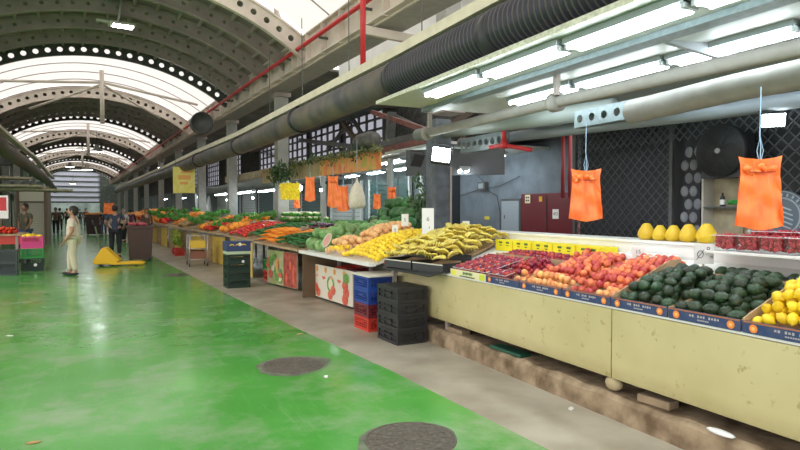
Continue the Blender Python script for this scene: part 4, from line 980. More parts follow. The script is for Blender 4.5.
# ================================================================== CRATES
def crate_mesh(w, d, h, t=.018, gx=6, gz=3, fill=.42):
    """lattice plastic crate, x width, y depth, open top"""
    m = MB()
    m.box((0, 0, .008), (w, d, .016))
    for sx in (-1, 1):
        for sy in (-1, 1): m.box((sx * (w / 2 - t), sy * (d / 2 - t), h / 2), (t * 2, t * 2, h))
    for s in (-1, 1):
        m.box((0, s * (d / 2 - .008), h - .015), (w, .022, .03)); m.box((s * (w / 2 - .008), 0, h - .015), (.022, d, .03))
        m.box((0, s * (d / 2 - .008), .02), (w, .018, .04)); m.box((s * (w / 2 - .008), 0, .02), (.018, d, .04))
        for k in range(1, gz): z = .03 + (h - .05) * k / gz; m.box((0, s * (d / 2 - .008), z), (w, .010, .012)); m.box((s * (w / 2 - .008), 0, z), (.010, d, .012))
        for k in range(1, gx): x = -w / 2 + w * k / gx; m.box((x, s * (d / 2 - .008), h / 2), (.012, .010, h)); y = -d / 2 + d * k / gx; m.box((s * (w / 2 - .008), y, h / 2), (.010, .012, h))
        # hand hold frames
        m.box((0, s * (d / 2 - .004), h * .62), (w * .34, .016, .014)); m.box((s * (w / 2 - .004), 0, h * .62), (.016, d * .34, .014))
        m.box((0, s * (d / 2 - .02), h * (.05 + fill / 2)), (w * .96, .004, h * fill)); m.box((s * (w / 2 - .02), 0, h * (.05 + fill / 2)), (.004, d * .96, h * fill))
    return m
def crate(c, w, d, h, m, label, rz=0., grp=None, gx=6, gz=3):
    o = crate_mesh(w, d, h, gx=gx, gz=gz, fill=.75 if m is ck else (.5 if m in (cgy, cdg, cpk) else .0)).build('plastic_crate', m, None, loc=c, rz=rz); tag(o, label, 'crate', grp); return o
ck = mat('crate_black', (.02, .02, .022), .42); cblue = mat('crate_blue', (.02, .06, .30), .4); cred = mat('crate_red', (.55, .04, .025), .4); cdr = mat('crate_maroon', (.16, .02, .03), .4)
cgr = mat('crate_green', (.03, .30, .06), .45); cdg = mat('crate_dark_green', (.012, .035, .022), .5); cpk = mat('crate_pink', (.70, .06, .25), .45); cgy = mat('crate_grey', (.05, .065, .07), .5)
lv = ['at the bottom of the stack', 'second from the bottom', 'third from the bottom', 'at the top of the stack']
bs = G(395, 346); bl = G(374, 338); br = G(427, 341)
cx_, cy_ = 3.14, 6.45
tag(MB().box((3.14, 6.45, .668), (.41, .53, .014), R(3)).build('flat_board', ck), 'flat black lid closing the top of the black crate stack', 'lid')
for k in range(4): crate((cx_, cy_, .165 * k), .40, .52, .163, ck, 'black plastic crate before the bananas, ' + lv[k], R(3) + rr(.02), 'black crate stack', gx=3, gz=2)
for k in range(4): crate((3.10, 7.26, .178 * k), .34, .44, .176, [cred, cdr, cblue, cblue][k], ['bright red plastic crate at the bottom beside the black stack', 'maroon plastic crate in the stack with blue ones', 'lower blue plastic crate beside the black stack', 'upper blue plastic crate below the pale board'][k], R(3), 'blue and red crate stack', gx=8, gz=4)
tag(MB().box((3.16, 7.26, .727), (.52, .56, .022), R(3)).build('board', mat('pale_board', (.62, .6, .5), .6), bevel=.004), 'pale board lying on top of the blue crates', 'board')
for k in range(4): crate((2.24, 12.35, .17 * k), .46, .40, .168, cdg, 'dark green crate in the stack beside the aisle, ' + lv[k], R(3), 'dark green crate stack', gx=7, gz=3)
t = thing('produce_box', 'dark blue printed banana box topping the dark green crate stack', 'box', (2.24, 12.35, .685), R(3))
MB().box((0, 0, .03), (.46, .38, .06)).build('base_band', mat('box_pale_green', (.5, .6, .4), .6), t)
MB().box((0, 0, .16), (.48, .4, .2)).build('lid', mat('box_navy', (.03, .05, .14), .5), t, bevel=.004)
for i in range(3): MB().tube([(-.14 + .12 * i + .05 * math.sin(a), -.203, .16 + .04 * math.cos(a)) for a in (-1.2, -.6, 0, .6, 1.2)], [.003, .01, .012, .01, .003], 6).build('banana_print', yellow, t)
MB().lathe([(.035, 0), (.001, .003)], 14, (.02, -.204, .2), Matrix.Rotation(PI / 2, 3, 'X')).build('white_print', whitep, t)
MB().lathe([(.03, 0), (.001, .003)], 14, (2.24 - 2.24 + .08, -.205, -.15), Matrix.Rotation(PI / 2, 3, 'X')).build('round_badge', whitep, t) 
# crates under stall 2
for k in range(3): crate((3.68, 9.6 - k * .62, .38), .36, .58, .22, [cred, cdr, cblue][k], ['red crate stored under the melon stall', 'maroon crate stored under the melon stall behind the poster', 'blue crate stored under the yellow fruit'][k], 0, gx=9, gz=4)
for k in range(3): crate((3.68, 9.6 - k * .62, .15), .36, .58, .22, [cdr, cblue, cred][k], ['lower maroon crate hidden behind the watermelon poster', 'lower blue crate hidden behind the watermelon poster', 'lower red crate beneath the yellow fruit end of the stall'][k], 0, gx=9, gz=4)
# ================================================================== STALL 3 and beyond
t3, a3, b3, k3 = frontline('fruit_stall', 'stall with carrots and cucumbers behind the dark green crate stack', ((2.85, 13.4), (2.98, 10.25)), .84, (1.5, .2), wood, .04, .22, wood, .06)
sp(ca_p, a3, b3, k3, .0, .40, .02, .55, .045, 'orange carrot in the heap behind the dark green crates', 'carrots', layers=3, mound=.08, rot='across', sv=1.5)
sp(cu_p, a3, b3, k3, .44, .97, .02, .50, .048, 'dark green cucumber in the heap right of the carrots', 'cucumbers', layers=2, mound=.08, rot='lie')
sp(gb_p, a3, b3, k3, .52, .97, .62, 1.0, .085, 'leafy green bunch behind the cucumbers', 'greens behind cucumbers', layers=1, rot='up')
sp(oj_p, a3, b3, k3, .1, .5, .62, 1.0, .05, 'orange behind the carrots', 'fruit behind carrots', layers=1)
for k in range(2): crate((3.16, 13.1 - .5 * k, 0.0), .3, .4, .24, [cred, cgr][k], ['red crate under the carrot stall', 'green crate under the carrot stall left end'][k]); 
for k in range(2): crate((3.16, 13.1 - .5 * k, 0.245), .3, .4, .24, [cgr, cgr][k], ['bright green crate above the red one under the carrots', 'bright green upper crate under the carrot stall'][k])
# side panel of stall 3 facing camera
tag(MB().box((3.6, 10.2, .42), (1.2, .03, .8)).build('side_board', mat('brown_board', (.14, .09, .05), .7)), 'brown side board closing the stall between the two posters', 'board')
# back island tier: greens, watermelons
isl = thing('back_display', 'raised back display behind the stalls with watermelons and greens', 'stall')
for (y0, y1, z) in ((9.2, 11.9, 1.16), (12.1, 15.2, 1.08), (15.4, 20, 1.05)):
    MB().box((5.3, (y0 + y1) / 2, z), (1.5, y1 - y0, .03)).build('table_top', wood, isl); MB().box((4.7, (y0 + y1) / 2, z / 2), (.03, y1 - y0, z)).build('front_skirt', mat('skirt_grey', (.2, .2, .17), .7), isl)
def flat(p, x0, x1, y0, y1, z, r, label, group, **kw):
    s = kw.pop('s', 2.0); nu = max(1, int((y1 - y0) / (s * r))); nv = max(1, int((x1 - x0) / (s * r)))
    kw.setdefault('base', 0)
    return pile(p, (x0, y1, z), (x0, y0, z), (x1 - x0, 0, kw.pop('rise', 0)), nu, nv, r, label, group, **kw)
flat(wa_p, 4.62, 5.4, 9.3, 11.3, 1.20, .13, 'dark striped watermelon in the stacked pile left of the column', 'watermelons', layers=3, rot='any', s=1.98)
flat(ml_p, 4.2, 4.6, 9.9, 11.6, 1.10, .10, 'pale green melon leaning before the watermelon pile', 'pale melons', layers=1, rot='any') 
MB().box((4.4, 10.75, 1.02), (.46, 1.9, .03)).build('lower_shelf', wood, isl); MB().box((5.0, 17.6, 1.2), (1.5, 3.0, .03)).build('upper_shelf', wood, isl)
flat(gb_p, 4.7, 5.9, 12.2, 15.1, 1.10, .09, 'leafy green vegetable bunch on the back display', 'leafy greens', layers=1, rot='up', s=1.9)
flat(cf_p, 4.4, 5.6, 16.2, 19.0, 1.24, .085, 'white cauliflower on the back display behind the tomatoes', 'cauliflowers', layers=2, rot='up')
flat(ap_p, 4.3, 4.7, 13.0, 14.2, 1.10, .05, 'dark purple aubergine behind the cucumbers', 'aubergines', layers=2, rot='lie')
MB().box((4.5, 13.5, 1.07), (.4, 1.7, .03)).build('lower_shelf', wood, isl)
# tomatoes stall
t4, a4, b4, k4 = frontline('fruit_stall', 'stall with bright red tomatoes and peppers behind the carrots', ((2.75, 16.6), (2.88, 13.7)), .86, (1.6, .2), wood, .04, .30, wood, .06)
sp(to_p, a4, b4, k4, .0, .62, .02, .85, .046, 'bright red tomato in the large heap', 'tomatoes', layers=1, mound=.16, smin=1.15, smax=1.3)
sp(cu_p, a4, b4, k4, .64, 1., .05, .95, .075, 'dark green cucumber in the heap right of the tomatoes', 'cucumbers right of tomatoes', layers=1, mound=.10, rot='lie', smin=1.3, smax=1.5)
tag(MB().box((2.84, 15.1, .42), (.02, 2.8, .8)).build('side_board', mat('yellow_cloth', (.62, .46, .12), .7)), 'dull yellow board under the tomato stall', 'board')
# far stalls in order along the bending line
front = [((2.3, 21.2), (2.72, 16.9)), ((1.95, 26), (2.25, 21.6)), ((1.6, 31), (1.9, 26.4)), ((1.15, 37), (1.55, 31.5)), ((.6, 45), (1.1, 37.6))]
flab = ['stall with peppers on a brown tabletop behind the metal trolley', 'stall with yellow front boards beyond the metal trolley', 'distant stall with wooden crates beside the brown bin', 'distant stall beyond the wooden crates', 'farthest right hand stall in the hall']
fmix = [[(gb_p, .10), (py_p, .05), (pr_p, .05), (gb_p, .09), (oj_p, .06)], [(gb_p, .10), (py_p, .055), (pt_p, .05), (gb_p, .10)], [(oj_p, .065), (gb_p, .10), (pr_p, .055), (gb_p, .1)], [(pr_p, .06), (gb_p, .1), (oj_p, .065), (gb_p, .10)], [(oj_p, .075), (py_p, .07)]]
nmz = {pt_p.name: 'brown potato', py_p.name: 'orange bell pepper', gb_p.name: 'leafy green bunch', oj_p.name: 'orange', pr_p.name: 'red bell pepper', to_p.name: 'red tomato', ye_p.name: 'yellow fruit'}
for i, (p0, p1) in enumerate(front):
    t, a, b, k = frontline('fruit_stall', flab[i], (p0, p1), .88, (1.7, .2), wood, .05, .36, wood, .10)
    q = len(fmix[i])
    for j, (p, r) in enumerate(fmix[i]):
        for h_ in range(2):
            pp_, r0 = fmix[i][(j + h_) % q]; kk = [1.25, 1.5, 1.8, 2.1, 2.3][i]; pr0 = {pt_p.name: .042, pr_p.name: .045, gb_p.name: .09, oj_p.name: .05, ye_p.name: .036, to_p.name: .036, py_p.name: .045}[pp_.name]
            sp(pp_, a, b, k, j / q + .01, (j + 1) / q - .01, .02 + .5 * h_, .48 + .5 * h_, r0 * kk, '%s in a heap on the %s' % (nmz[pp_.name], ['stall behind the trolley', 'stall beyond the trolley', 'distant stall by the brown bin', 'distant stall past the crates', 'farthest right stall'][i]), 'far %s %d' % (nmz[pp_.name], i), layers=1, mound=.10, rot='up' if pp_ is gb_p else 'any', smin=r0 * kk / pr0 * .95, smax=r0 * kk / pr0 * 1.1)
    if i < 3:
        d = b - a; L = d.length; ang_ = math.atan2(d.y, d.x)
        for kx in range(3):
            c = a.lerp(b, (kx + .5) / 3)
            tag(MB().box((0, 0, .41), (L / 3.2, .03, .78)).build('front_board', mat('ochre_board', (.62, .43, .08), .6, var=.15) if (kx + i) % 2 == 0 else mat('crate_wood', (.36, .24, .12), .7, var=.3, scale=12), loc=(c.x + .04, c.y, 0), rz=ang_), '%s board under the %s' % (['ochre', 'wooden'][(kx + i) % 2], ['stall behind the metal trolley', 'stall beyond the metal trolley', 'distant stall beside the brown bin'][i]), 'board', 'boards under far stall %d' % i)
# greenery hung at stall 5 front
g = MB()
for i in range(60): g.ell((rr(.16), rr(.45), random.uniform(.3, .85)), (.05, .06, .02), 6, 4, Euler((rr(2), rr(2), rr(3))).to_matrix())
tag(g.build('hanging_greens', mat('lime_leaf', (.25, .42, .05), .6), loc=(2.0, 22.4, 0), smooth=True), 'lime green leafy bunch hanging before the far stall', 'greens')
# red clay pot / basket under it
for k in range(2): crate((1.98 - .0, 21.6 + k * .9, 0), .3, .5, .2, cred, ['red crate on the floor below the hanging greens, near one', 'red crate on the floor below the hanging greens, far one'][k])
# trolley
tr = thing('metal_trolley', 'small metal wheeled trolley with yellow boxes before the pepper stall', 'trolley', (2.08, 17.5, 0), R(0))
m = MB()
for sx in (-.24, .24):
    for sy in (-.3, .3): m.tube([(sx, sy, .1), (sx, sy, .86)], .014, 7)
for z in (.2, .5, .86): 
    m.tube([(-.24, -.3, z), (.24, -.3, z), (.24, .3, z), (-.24, .3, z), (-.24, -.3, z)], .012, 6)
m.build('frame', mat('trolley_metal', (.5, .5, .48), .35, metal=.6), tr, True)
for z in (.2, .5): MB().box((0, 0, z), (.46, .58, .01)).build('shelf', MC['trolley_metal'], tr)
for sx in (-.24, .24):
    for sy in (-.3, .3): MB().lathe([(.05, -.012), (.05, .012)], 12, (sx, sy, .05), Matrix.Rotation(PI / 2, 3, 'Y')).build('wheel', black, tr)
tag(MB().box((0, 0, .14), (.38, .5, .2)).build('carton', mat('carton_yellow', (.75, .5, .05), .6), loc=(2.08, 17.5, .47), bevel=.005), 'yellow carton on the upper shelf of the metal trolley', 'carton')
tag(MB().box((0, 0, .11), (.38, .5, .22)).build('carton', mat('carton_dark', (.25, .1, .06), .6), loc=(2.08, 17.5, .206), bevel=.005), 'dark red carton on the lower shelf of the trolley', 'carton')
# ================================================================== HANGING THINGS
orb = mat('orange_bag', (.92, .17, .03), .38, scale=10, col2=(1.0, .25, .05), bump=.35, objvar=.05)
def bag_pack(top, w, h, label, rz, knots=True, string_to=None):
    """a hanging pad of plastic carrier bags: pleated slab, narrowing at the gathered top, flared handles"""
    t = thing('plastic_bag_roll', label, 'bags', (top.x, top.y, top.z - h), rz)
    m = MB(); nx, nz = 14, 16; th = .035
    for side in (-1, 1):
        vs = []
        for j in range(nz + 1):
            v = j / nz
            wd = w * (1.0 - .24 * v) if v < .85 else w * (.79 + .10 * (v - .85) / .15)
            for i in range(nx + 1):
                u = i / nx * 2 - 1
                y = side * th * (1 - abs(u) ** 4) * (1.1 - .5 * v) + .012 * math.sin(u * 9 + v * 3 + side) + .010 * math.sin(v * 14 + u * 2) * side
                z = h * v + (.05 * h * (u * u - .4) if v > .85 else 0) - (.03 * h * math.cos(u * 3) if v < .05 else 0)
                vs.append((u * wd / 2, y, z))
        m.add(vs, [(j * (nx + 1) + i, j * (nx + 1) + i + 1, (j + 1) * (nx + 1) + i + 1, (j + 1) * (nx + 1) + i) for j in range(nz) for i in range(nx)])
    m.build('bag_stack', orb, t, True)
    if knots:
        k = MB()
        for i in range(9): k.ell((rr(w * .32), -.035 + rr(.01), h * .84 + rr(h * .04)), (.035 * w / .3, .02, .022), 8, 5, Euler((rr(.5), rr(.8), rr(.8))).to_matrix())
        k.build('gathered_knot', orb, t, True)
        MB().tube([(-.08 * w / .3, -.06, h * .8), (0, -.066, h * .785), (.08 * w / .3, -.06, h * .8)], .004, 5).build('fold_shade', mat('bag_shadow', (.35, .03, .01), .6), t)  # dark strip painted in for the shadow of the fold
    if string_to:
        MB().tube([(0, 0, h * .9), (.004, 0, h + .08), (-.003, 0, h + .16), (0, 0, string_to)], .004, 5).build('string', mat('string_blue', (.35, .5, .65), .6), t)
        MB().tube([(.0, 0, h * .9), (.02, 0, h + .05), (.0, 0, h + .15), (-.02, 0, h + .05), (0, 0, h * .9)], .003, 5).build('string_loop', MC['string_blue'], t)
    return t
q = AX(586, 170, 4.1); bag_pack(q, .32, AX(586, 170, 4.1).z - AX(586, 220, 4.1).z, 'orange plastic bag pack on a blue string, left of the lattice centre', -YAW - .1, True, .95)
q = AX(760, 158, 4.05); bag_pack(q, .30, q.z - AX(760, 228, 4.05).z, 'large orange plastic bag pack hanging above the cherries', -YAW - .3, True, .98)
def far_bag(px, y0, y1, w, X, label, k=False):
    q = AX(px, y0, X); return bag_pack(q, w, q.z - AX(px, y1, X).z, label, -YAW, k, .9)
far_bag(310, 177, 201, .26, 4.2, 'orange bag pack hanging just right of the yellow sign')
far_bag(333, 176, 207, .26, 4.2, 'orange bag pack left of the netted onion sack', True)
far_bag(343, 186, 211, .24, 4.0, 'orange bag pack overlapping the left side of the onion sack')
far_bag(297, 196, 208, .2, 5.0, 'small orange bag pack below the yellow flower sign')
far_bag(392, 187, 207, .2, 5.2, 'small orange bag pack above the watermelons', True)
far_bag(377, 194, 209, .2, 5.6, 'tiny orange bag pack left of the one above the watermelons')
far_bag(234, 194, 216, .34, 5.0, 'orange bag pack above the far tomato stall')
q = AY(109, 203, 30); bag_pack(q, .5, .5, 'red orange bag pack above the distant people', 0, False, .9)
# onion net sack
q = AX(357, 182, 4.1); hh = q.z - AX(357, 209, 4.1).z
ns = thing('net_sack', 'pale netted sack hanging between orange bag packs', 'sack', (q.x, q.y, q.z - hh))
MB().lathe([(1e-5, 0), (.13, .01), (.165, .08), (.15, .25), (.10, hh * .8), (.03, hh), (.012, hh + .08)], 18).build('net', mat('net_white', (.80, .76, .62), .8, scale=60, col2=(.62, .56, .42), bump=.8), ns, True)
MB().tube([(0, 0, hh + .05), (0, 0, hh + .8)], .004, 5).build('string', MC['string_blue'], ns)
# white hanging bags far
for k, (px, y0, y1, X) in enumerate([(209, 196, 212, 5.6), (157, 196, 208, 5.5)]):
    q = AX(px, y0, X); hh = q.z - AX(px, y1, X).z
    t = thing('white_bag', ['white bag hanging right of the lime green bags', 'white bag hanging far left under the strip lights'][k], 'bag', (q.x, q.y, q.z - hh))
    MB().lathe([(1e-5, 0), (.17, .02), (.2, hh * .3), (.08, hh * .9), (.02, hh)], 14).build('sack', whitep, t, True); MB().tube([(0, 0, hh), (0, 0, hh + .28)], .005, 5).build('string', MC['string_blue'], t)
q = AX(202, 195, 5.6); hh = q.z - AX(202, 211, 5.6).z
t = thing('lime_bags', 'lime green bag pack hanging over the far stalls', 'bags', (q.x, q.y, q.z - hh), -YAW)
MB().lathe([(.22, 0), (.25, hh * .3), (.2, hh * .8), (.15, hh)], 10).build('bags', mat('lime_plastic', (.5, .65, .05), .5, var=.2), t, True); MB().tube([(0, 0, hh), (0, 0, hh + .28)], .005, 5).build('string', MC['string_blue'], t)
# yellow flower sign with wreath
q = AX(290, 183, 4.3)
t = thing('yellow_sign', 'bright yellow flower sheet hanging under the green vine wreath', 'sign', (q.x, q.y, q.z - .45), -YAW)
m = MB(); rn = random.Random(3)
MB().box((0, 0, .22), (.52, .02, .44)).build('sheet', mat('sign_yellow', (.92, .70, .01), .5, var=.08), t)
for i in range(60): m.ell((rn.uniform(-.27, .27), -.02, rn.uniform(0, .45)), (.03, .012, .03), 6, 4)
m.build('flowers', mat('flower_yellow', (.95, .78, .02), .5, objvar=.1), t, True)
def foliage(n, sx, sy, sz, r, seed, dark=False):
    g = MB(); rn = random.Random(seed)
    for i in range(n):
        M = Euler((rn.uniform(-2, 2), rn.uniform(-2, 2), rn.uniform(-3, 3))).to_matrix()
        g.ell((rn.gauss(0, sx), rn.gauss(0, sy), rn.gauss(0, sz)), (r, r * .45, r * .12), 6, 4, M)
    return g
q = AX(281, 174, 4.35)
tag(foliage(260, .14, .14, .13, .07, 4).build('vine_wreath', mat('vine_dark', (.02, .055, .02), .5, scale=20, col2=(.07, .14, .04)), loc=q, smooth=True), 'dark green vine clump hanging over the yellow flower sheet', 'plant')
# valance with printed fruit, wood lip and vines
Va = [Vector((5.40, 12.2, 0)), Vector((5.05, 15.5, 0)), Vector((4.72, 21, 0)), Vector((4.3, 26, 0))]
v = thing('stall_valance', 'faded printed fruit valance with a wooden lip above the second stall', 'valance')
fr = mat('valance_print', (.72, .18, .05), .6, scale=3.2, col2=(.45, .42, .10), detail=7)
cr_ = fr.node_tree.nodes['Color Ramp'].color_ramp; e = cr_.elements.new(.5); e.color = (.75, .36, .12, 1)
for i in range(2):
    a, b = Va[i], Va[i + 1]; MB().prism([a + Vector((0, 0, 2.50)), b + Vector((0, 0, 2.50)), b + Vector((0, 0, 2.92)), a + Vector((0, 0, 2.95))], (.03, 0, 0)).build('printed_panel', fr if i == 0 else mat('valance_wood', (.45, .33, .18), .7, scale=2, col2=(.3, .28, .14)), v)
    MB().bar(a + Vector((-.04, 0, 2.97)), b + Vector((-.04, 0, 2.95)), .14, .06).build('wooden_lip', mat('driftwood', (.40, .33, .22), .8, var=.2), v)
MB().bar(Va[2] + Vector((0, 0, 2.85)), Va[3] + Vector((0, 0, 2.85)), .1, .25).build('wooden_lip', MC['driftwood'], v)
rn = random.Random(11)
for i in range(14):
    u = i / 13; P = Va[0].lerp(Va[1], u * 1.5) if u < .66 else Va[1].lerp(Va[2], (u - .66) / .8)
    g = foliage(26 if i % 3 else 60, .07, .24, .035 + .05 * (i % 3 == 0), .045, 20 + i)
    tag(g.build('vine_trail', MC['vine_dark'] if i % 2 else mat('vine_olive', (.10, .14, .04), .6, scale=15, col2=(.22, .25, .08)), loc=P + Vector((-.12, 0, 2.92 + .05 * rn.random())), smooth=True), 'trailing vine foliage draped along the printed valance', 'plant', 'vines on the valance')
# dark junk item on top of valance end
tag(MB().lathe([(.16, -.5), (.2, -.3), (.2, .3), (.16, .5)], 14, (0, 0, 0), Matrix.Rotation(PI / 2, 3, 'X')).build('rolled_tarp', mat('tarp', (.12, .12, .11), .8, bump=.6, var=.3), loc=(5.35, 12.9, 3.2), smooth=True), 'dark rolled tarpaulin lying on the right end of the valance', 'tarpaulin')
# far yellow poster
q = AY(184, 180, 24.); t = thing('yellow_poster', 'tall yellow poster with orange print hanging over the far stalls', 'poster', q, -YAW * .6)
MB().box((0, 0, 0), (.80, .02, 1.0)).build('sheet', mat('poster_yellow', (.80, .68, .10), .6, scale=5, col2=(.85, .75, .25)), t)
MB().box((.02, -.012, .1), (.45, .004, .16)).box((0, -.012, -.12), (.3, .004, .1)).box((.1, -.012, .3), (.4, .004, .06)).build('orange_print', mat('poster_orange', (.85, .40, .10), .6), t)
MB().tube([(-.3, 0, .5), (-.3, 0, .9)], .006, 5).build('cord', darkst, t)
# canopies of the second & far stalls
cm = mat('far_canopy', (.40, .42, .40), .6, var=.15)
for i, (xa, xb_, y0, y1, z) in enumerate([(5.5, 8.9, 9.6, 20, 2.85), (4.8, 8.2, 20.3, 32, 2.75), (3.8, 7.5, 32.3, 46, 2.75)]):
    struct(MB().box(((xa + xb_) / 2, (y0 + y1) / 2, z), (xb_ - xa, y1 - y0, .05)).build('ceiling', cm))
# cross tube lights seen between (390-460,165-200)
def px_tube(px, py, X, L, label, rz=0, grp=None):
    q = AX(px, py, X); return tube_light(q.x, q.y, q.z, L, label, rz, grp=grp)
n_ = 0
for y in (10.6, 12.6, 14.6, 16.6, 18.6):
    for x in (5.9, 7.2):
        tube_light(x, y, 2.72, 1.3, 'white strip light under the second stall canopy', -R(4), grp='strip lights of the second stall')
for i, (px, py) in enumerate([(300, 174), (270, 190), (245, 192), (222, 194), (200, 196), (182, 198), (165, 199)]):
    X = [5.2, 4.9, 4.7, 4.4, 4.1, 3.8, 3.5][i]; q = AX(px, py, X)
    tube_light(X, q.y, min(q.z, 2.66), 3.2, 'white strip light over the far right stalls', 0, grp='far strip lights')
for i, (px, py) in enumerate([(300, 188), (321, 190), (227, 200), (253, 198), (151, 200), (159, 199), (330, 195), (398, 203)]):
    X = 5.0; q = AX(px, py, X); r_ = .075 if i in (0,) else .04
    t = thing('light_bulb', 'bare lit bulb hanging over the stalls' if i else 'large lit bulb hanging beside the yellow flower sheet', 'bulb', q, 0, None if not i else 'bare bulbs')
    MB().ell((0, 0, 0), (r_, r_, r_ * 1.15), 12, 8).build('globe', bulbE, t, True); MB().tube([(0, 0, r_), (0, 0, .5)], .008, 5).build('flex', black, t); MB().lathe([(.03, r_), (.03, r_ + .07)], 8).build('socket', black, t)
# dark posts / uprights under 2nd canopy
for i, (x, y) in enumerate([(5.6, 12.1), (5.4, 16.3), (5.0, 20.1), (4.6, 26), (3.9, 33), (8.2, 14), (7.8, 20)]):
    tag(MB().box((0, 0, 1.37), (.12, .12, 2.74)).build('canopy_post', mat('post_grey', (.28, .30, .28), .6), loc=(x, y, 0), bevel=.006), 'slim grey post holding up a far stall canopy', 'post', 'canopy posts')
# back wall shutters: pale + dark alternating behind far stalls
for i in range(9):
    D = 13.5 + i * 3.4; p = HW(9.05, D, 0)
    t = thing('rolling_shutter', 'dark green rolling shutter on the back wall' if i % 2 else 'pale grey wall cabinet on the back wall', 'shutter', p, TH, 'dark shutters' if i % 2 else 'pale wall cabinets')
    m = MB(); mm_ = mat('shutter_green', (.02, .07, .06), .5) if i % 2 else mat('pale_cabinet', (.45, .50, .48), .5)
    for k in range(16): m.box((0, 0, .2 + k * .15), (.05, 2.6, .135))
    m.build('slats', mm_, t); MB().box((.0, 1.36, 1.3), (.09, .1, 2.6)).box((0, -1.36, 1.3), (.09, .1, 2.6)).build('side_rail', mat('rail_white', (.55, .58, .56), .5), t)
# vendor items behind: price cards on stall 2
card_sign(428, 208, 236, 12, 3.9, 'tall blank white card standing above the round yellow fruit', [(.22, '6', 0, .1), (.12, '4', .1, -.2)], lean=-.1, z0=1.05)
card_sign(405, 214, 226, 7, 3.9, 'small white price card on a stake before the dark melons', [(.4, '5', 0, 0)], z0=1.05)
card_sign(395, 225, 235, 6, 3.75, 'small white price card stuck in the grapefruit heap', [(.4, '9', 0, 0)], z0=1.0)
# heart shaped watermelon slice card
q = G(327, 249, 1.0); t = thing('slice_card', 'pink watermelon slice shaped price card above the green melons', 'sign', (q.x, q.y, .93), -YAW)
pts = [(.075 * math.cos(a) * .7 + .04 * math.sin(a), 0, .20 + .10 * math.sin(a)) for a in [2 * PI * i / 20 for i in range(20)]]
MB().prism(pts, (0, .006, 0)).build('card', mat('card_pink', (.70, .35, .30), .5), t); MB().tube([(p_[0], 0, p_[2]) for p_ in pts + pts[:1]], .008, 5, False).build('rind_border', mat('card_rind', (.6, .65, .5), .5), t); MB().box((-.0, .003, .05), (.012, .008, .14)).build('stake', card, t)

# ================================================================== FLOOR THINGS
iron = mat('cast_iron', (.075, .065, .05), .6, scale=30, col2=(.13, .11, .085), bump=.4)
tar = mat('asphalt_patch', (.075, .09, .055), .85, scale=7, col2=(.16, .19, .12), bump=.4)
for i, (x, y, r, rot) in enumerate([(1.83, 3.62, .31, .3), (1.62, 5.87, .30, 1.), (1.30, 15.2, .28, 0)]):
    nm = ['the nearest one at the lower edge', 'middle one with wide asphalt rim', 'the far one near the trolley'][i]
    t = thing('manhole_cover', 'round iron manhole cover in the green floor, ' + nm, 'manhole', (x, y, 0))
    rn = random.Random(i); n = 40; mb = MB(); vs = []
    for k in range(n):
        a = 2 * PI * k / n; e_ = 1 + .05 * math.sin(a * 3 + i) + .035 * rn.uniform(-1, 1)
        if i == 0: e_ += .30 * math.exp(-((a - 3.3) / .25) ** 2)
        if i == 1: e_ += .16 + .1 * math.exp(-((a - .2) / .5) ** 2) + .06 * math.sin(2 * a)
        vs.append((r * 1.08 * e_ * math.cos(a), r * 1.08 * e_ * math.sin(a), .002))
    MB().poly(vs).build('asphalt_rim', tar, t)
    MB().lathe([(r * 1.04, .002), (r * 1.03, .008), (r * .98, .008), (r * .97, .003)], 48).build('frame_ring', iron, t)
    m = MB(); m.lathe([(r * .965, .003), (r * .96, .007), (.001, .0075)], 48)
    for q_ in range(1, 6): m.tube([(r * .16 * q_ * math.cos(a), r * .16 * q_ * math.sin(a), .0075) for a in [2 * PI * k / 36 for k in range(37)]], .005, 4, False)
    for q_ in range(16): a = 2 * PI * q_ / 16; m.bar((r * .16 * math.cos(a), r * .16 * math.sin(a), .008), (r * .93 * math.cos(a), r * .93 * math.sin(a), .008), .008, .005)
    m.build('lid', iron, t)
for i, (px, py) in enumerate([(33, 443), (326, 377), (10, 336), (571, 409), (596, 391), (300, 334)]):
    q = G(px, py); lf_ = MB().prism([(-.05, 0, .002), (-.01, .022, .004), (.05, .008, .002), (.03, -.02, .004), (-.02, -.018, .002)], (0, 0, .003))
    o = lf_.build('leaf_litter' if i in (0, 5) else 'paper_scrap', mat('dry_leaf', (.45, .25, .1), .8) if i in (0, 5) else whitep, loc=q, rz=i * 1.3)
    tag(o, ['dry brown leaf on the green floor at the lower left', 'tiny white scrap right of the middle manhole', 'pale scrap on the floor at the left edge', 'white scrap on the bare concrete below the counter', 'tiny white scrap on the concrete near the curb', 'brown leaf on the concrete near the fruit poster'][i], 'litter')
# ================================================================== LEFT STALL
crate((-2.36, 17.05, 0), .40, .36, .30, cgy, 'grey crate at the left edge, bottom one', R(3), gx=9, gz=6); crate((-2.36, 17.05, .302), .40, .36, .30, cgy, 'grey crate at the left edge, top one', R(3), gx=9, gz=6)
crate((-1.94, 17.95, 0), .50, .40, .33, cdg, 'dark green crate at the foot of the left stack', R(3), gx=8, gz=4)
crate((-1.94, 17.95, .332), .50, .40, .25, cgr, 'bright green crate in the middle of the left stack', R(3), gx=8, gz=4)
crate((-1.94, 17.95, .584), .50, .40, .31, cpk, 'pink crate on top of the green ones at the left', R(3), gx=8, gz=5)
MBp = MB().lathe([(.04, 0), (.001, .002)], 12, (0, 0, 0), Matrix.Rotation(PI / 2, 3, 'X'))
tag(MBp.build('crate_badge', whitep, loc=(-1.86, 17.742, .16)), 'white printed badge on the dark green left crate', 'badge')
for i in range(10): put(ye_p, (-1.94 + rr(.2), 17.95 + rr(.15), .90 + rr(.02)), (rr(3), rr(3), rr(3)), 'yellow fruit in the pink crate at the left', 'yellow fruit in pink crate', 1.6)
lt_ = thing('fruit_stall', 'left hand stall at the picture edge with boxed produce', 'stall')
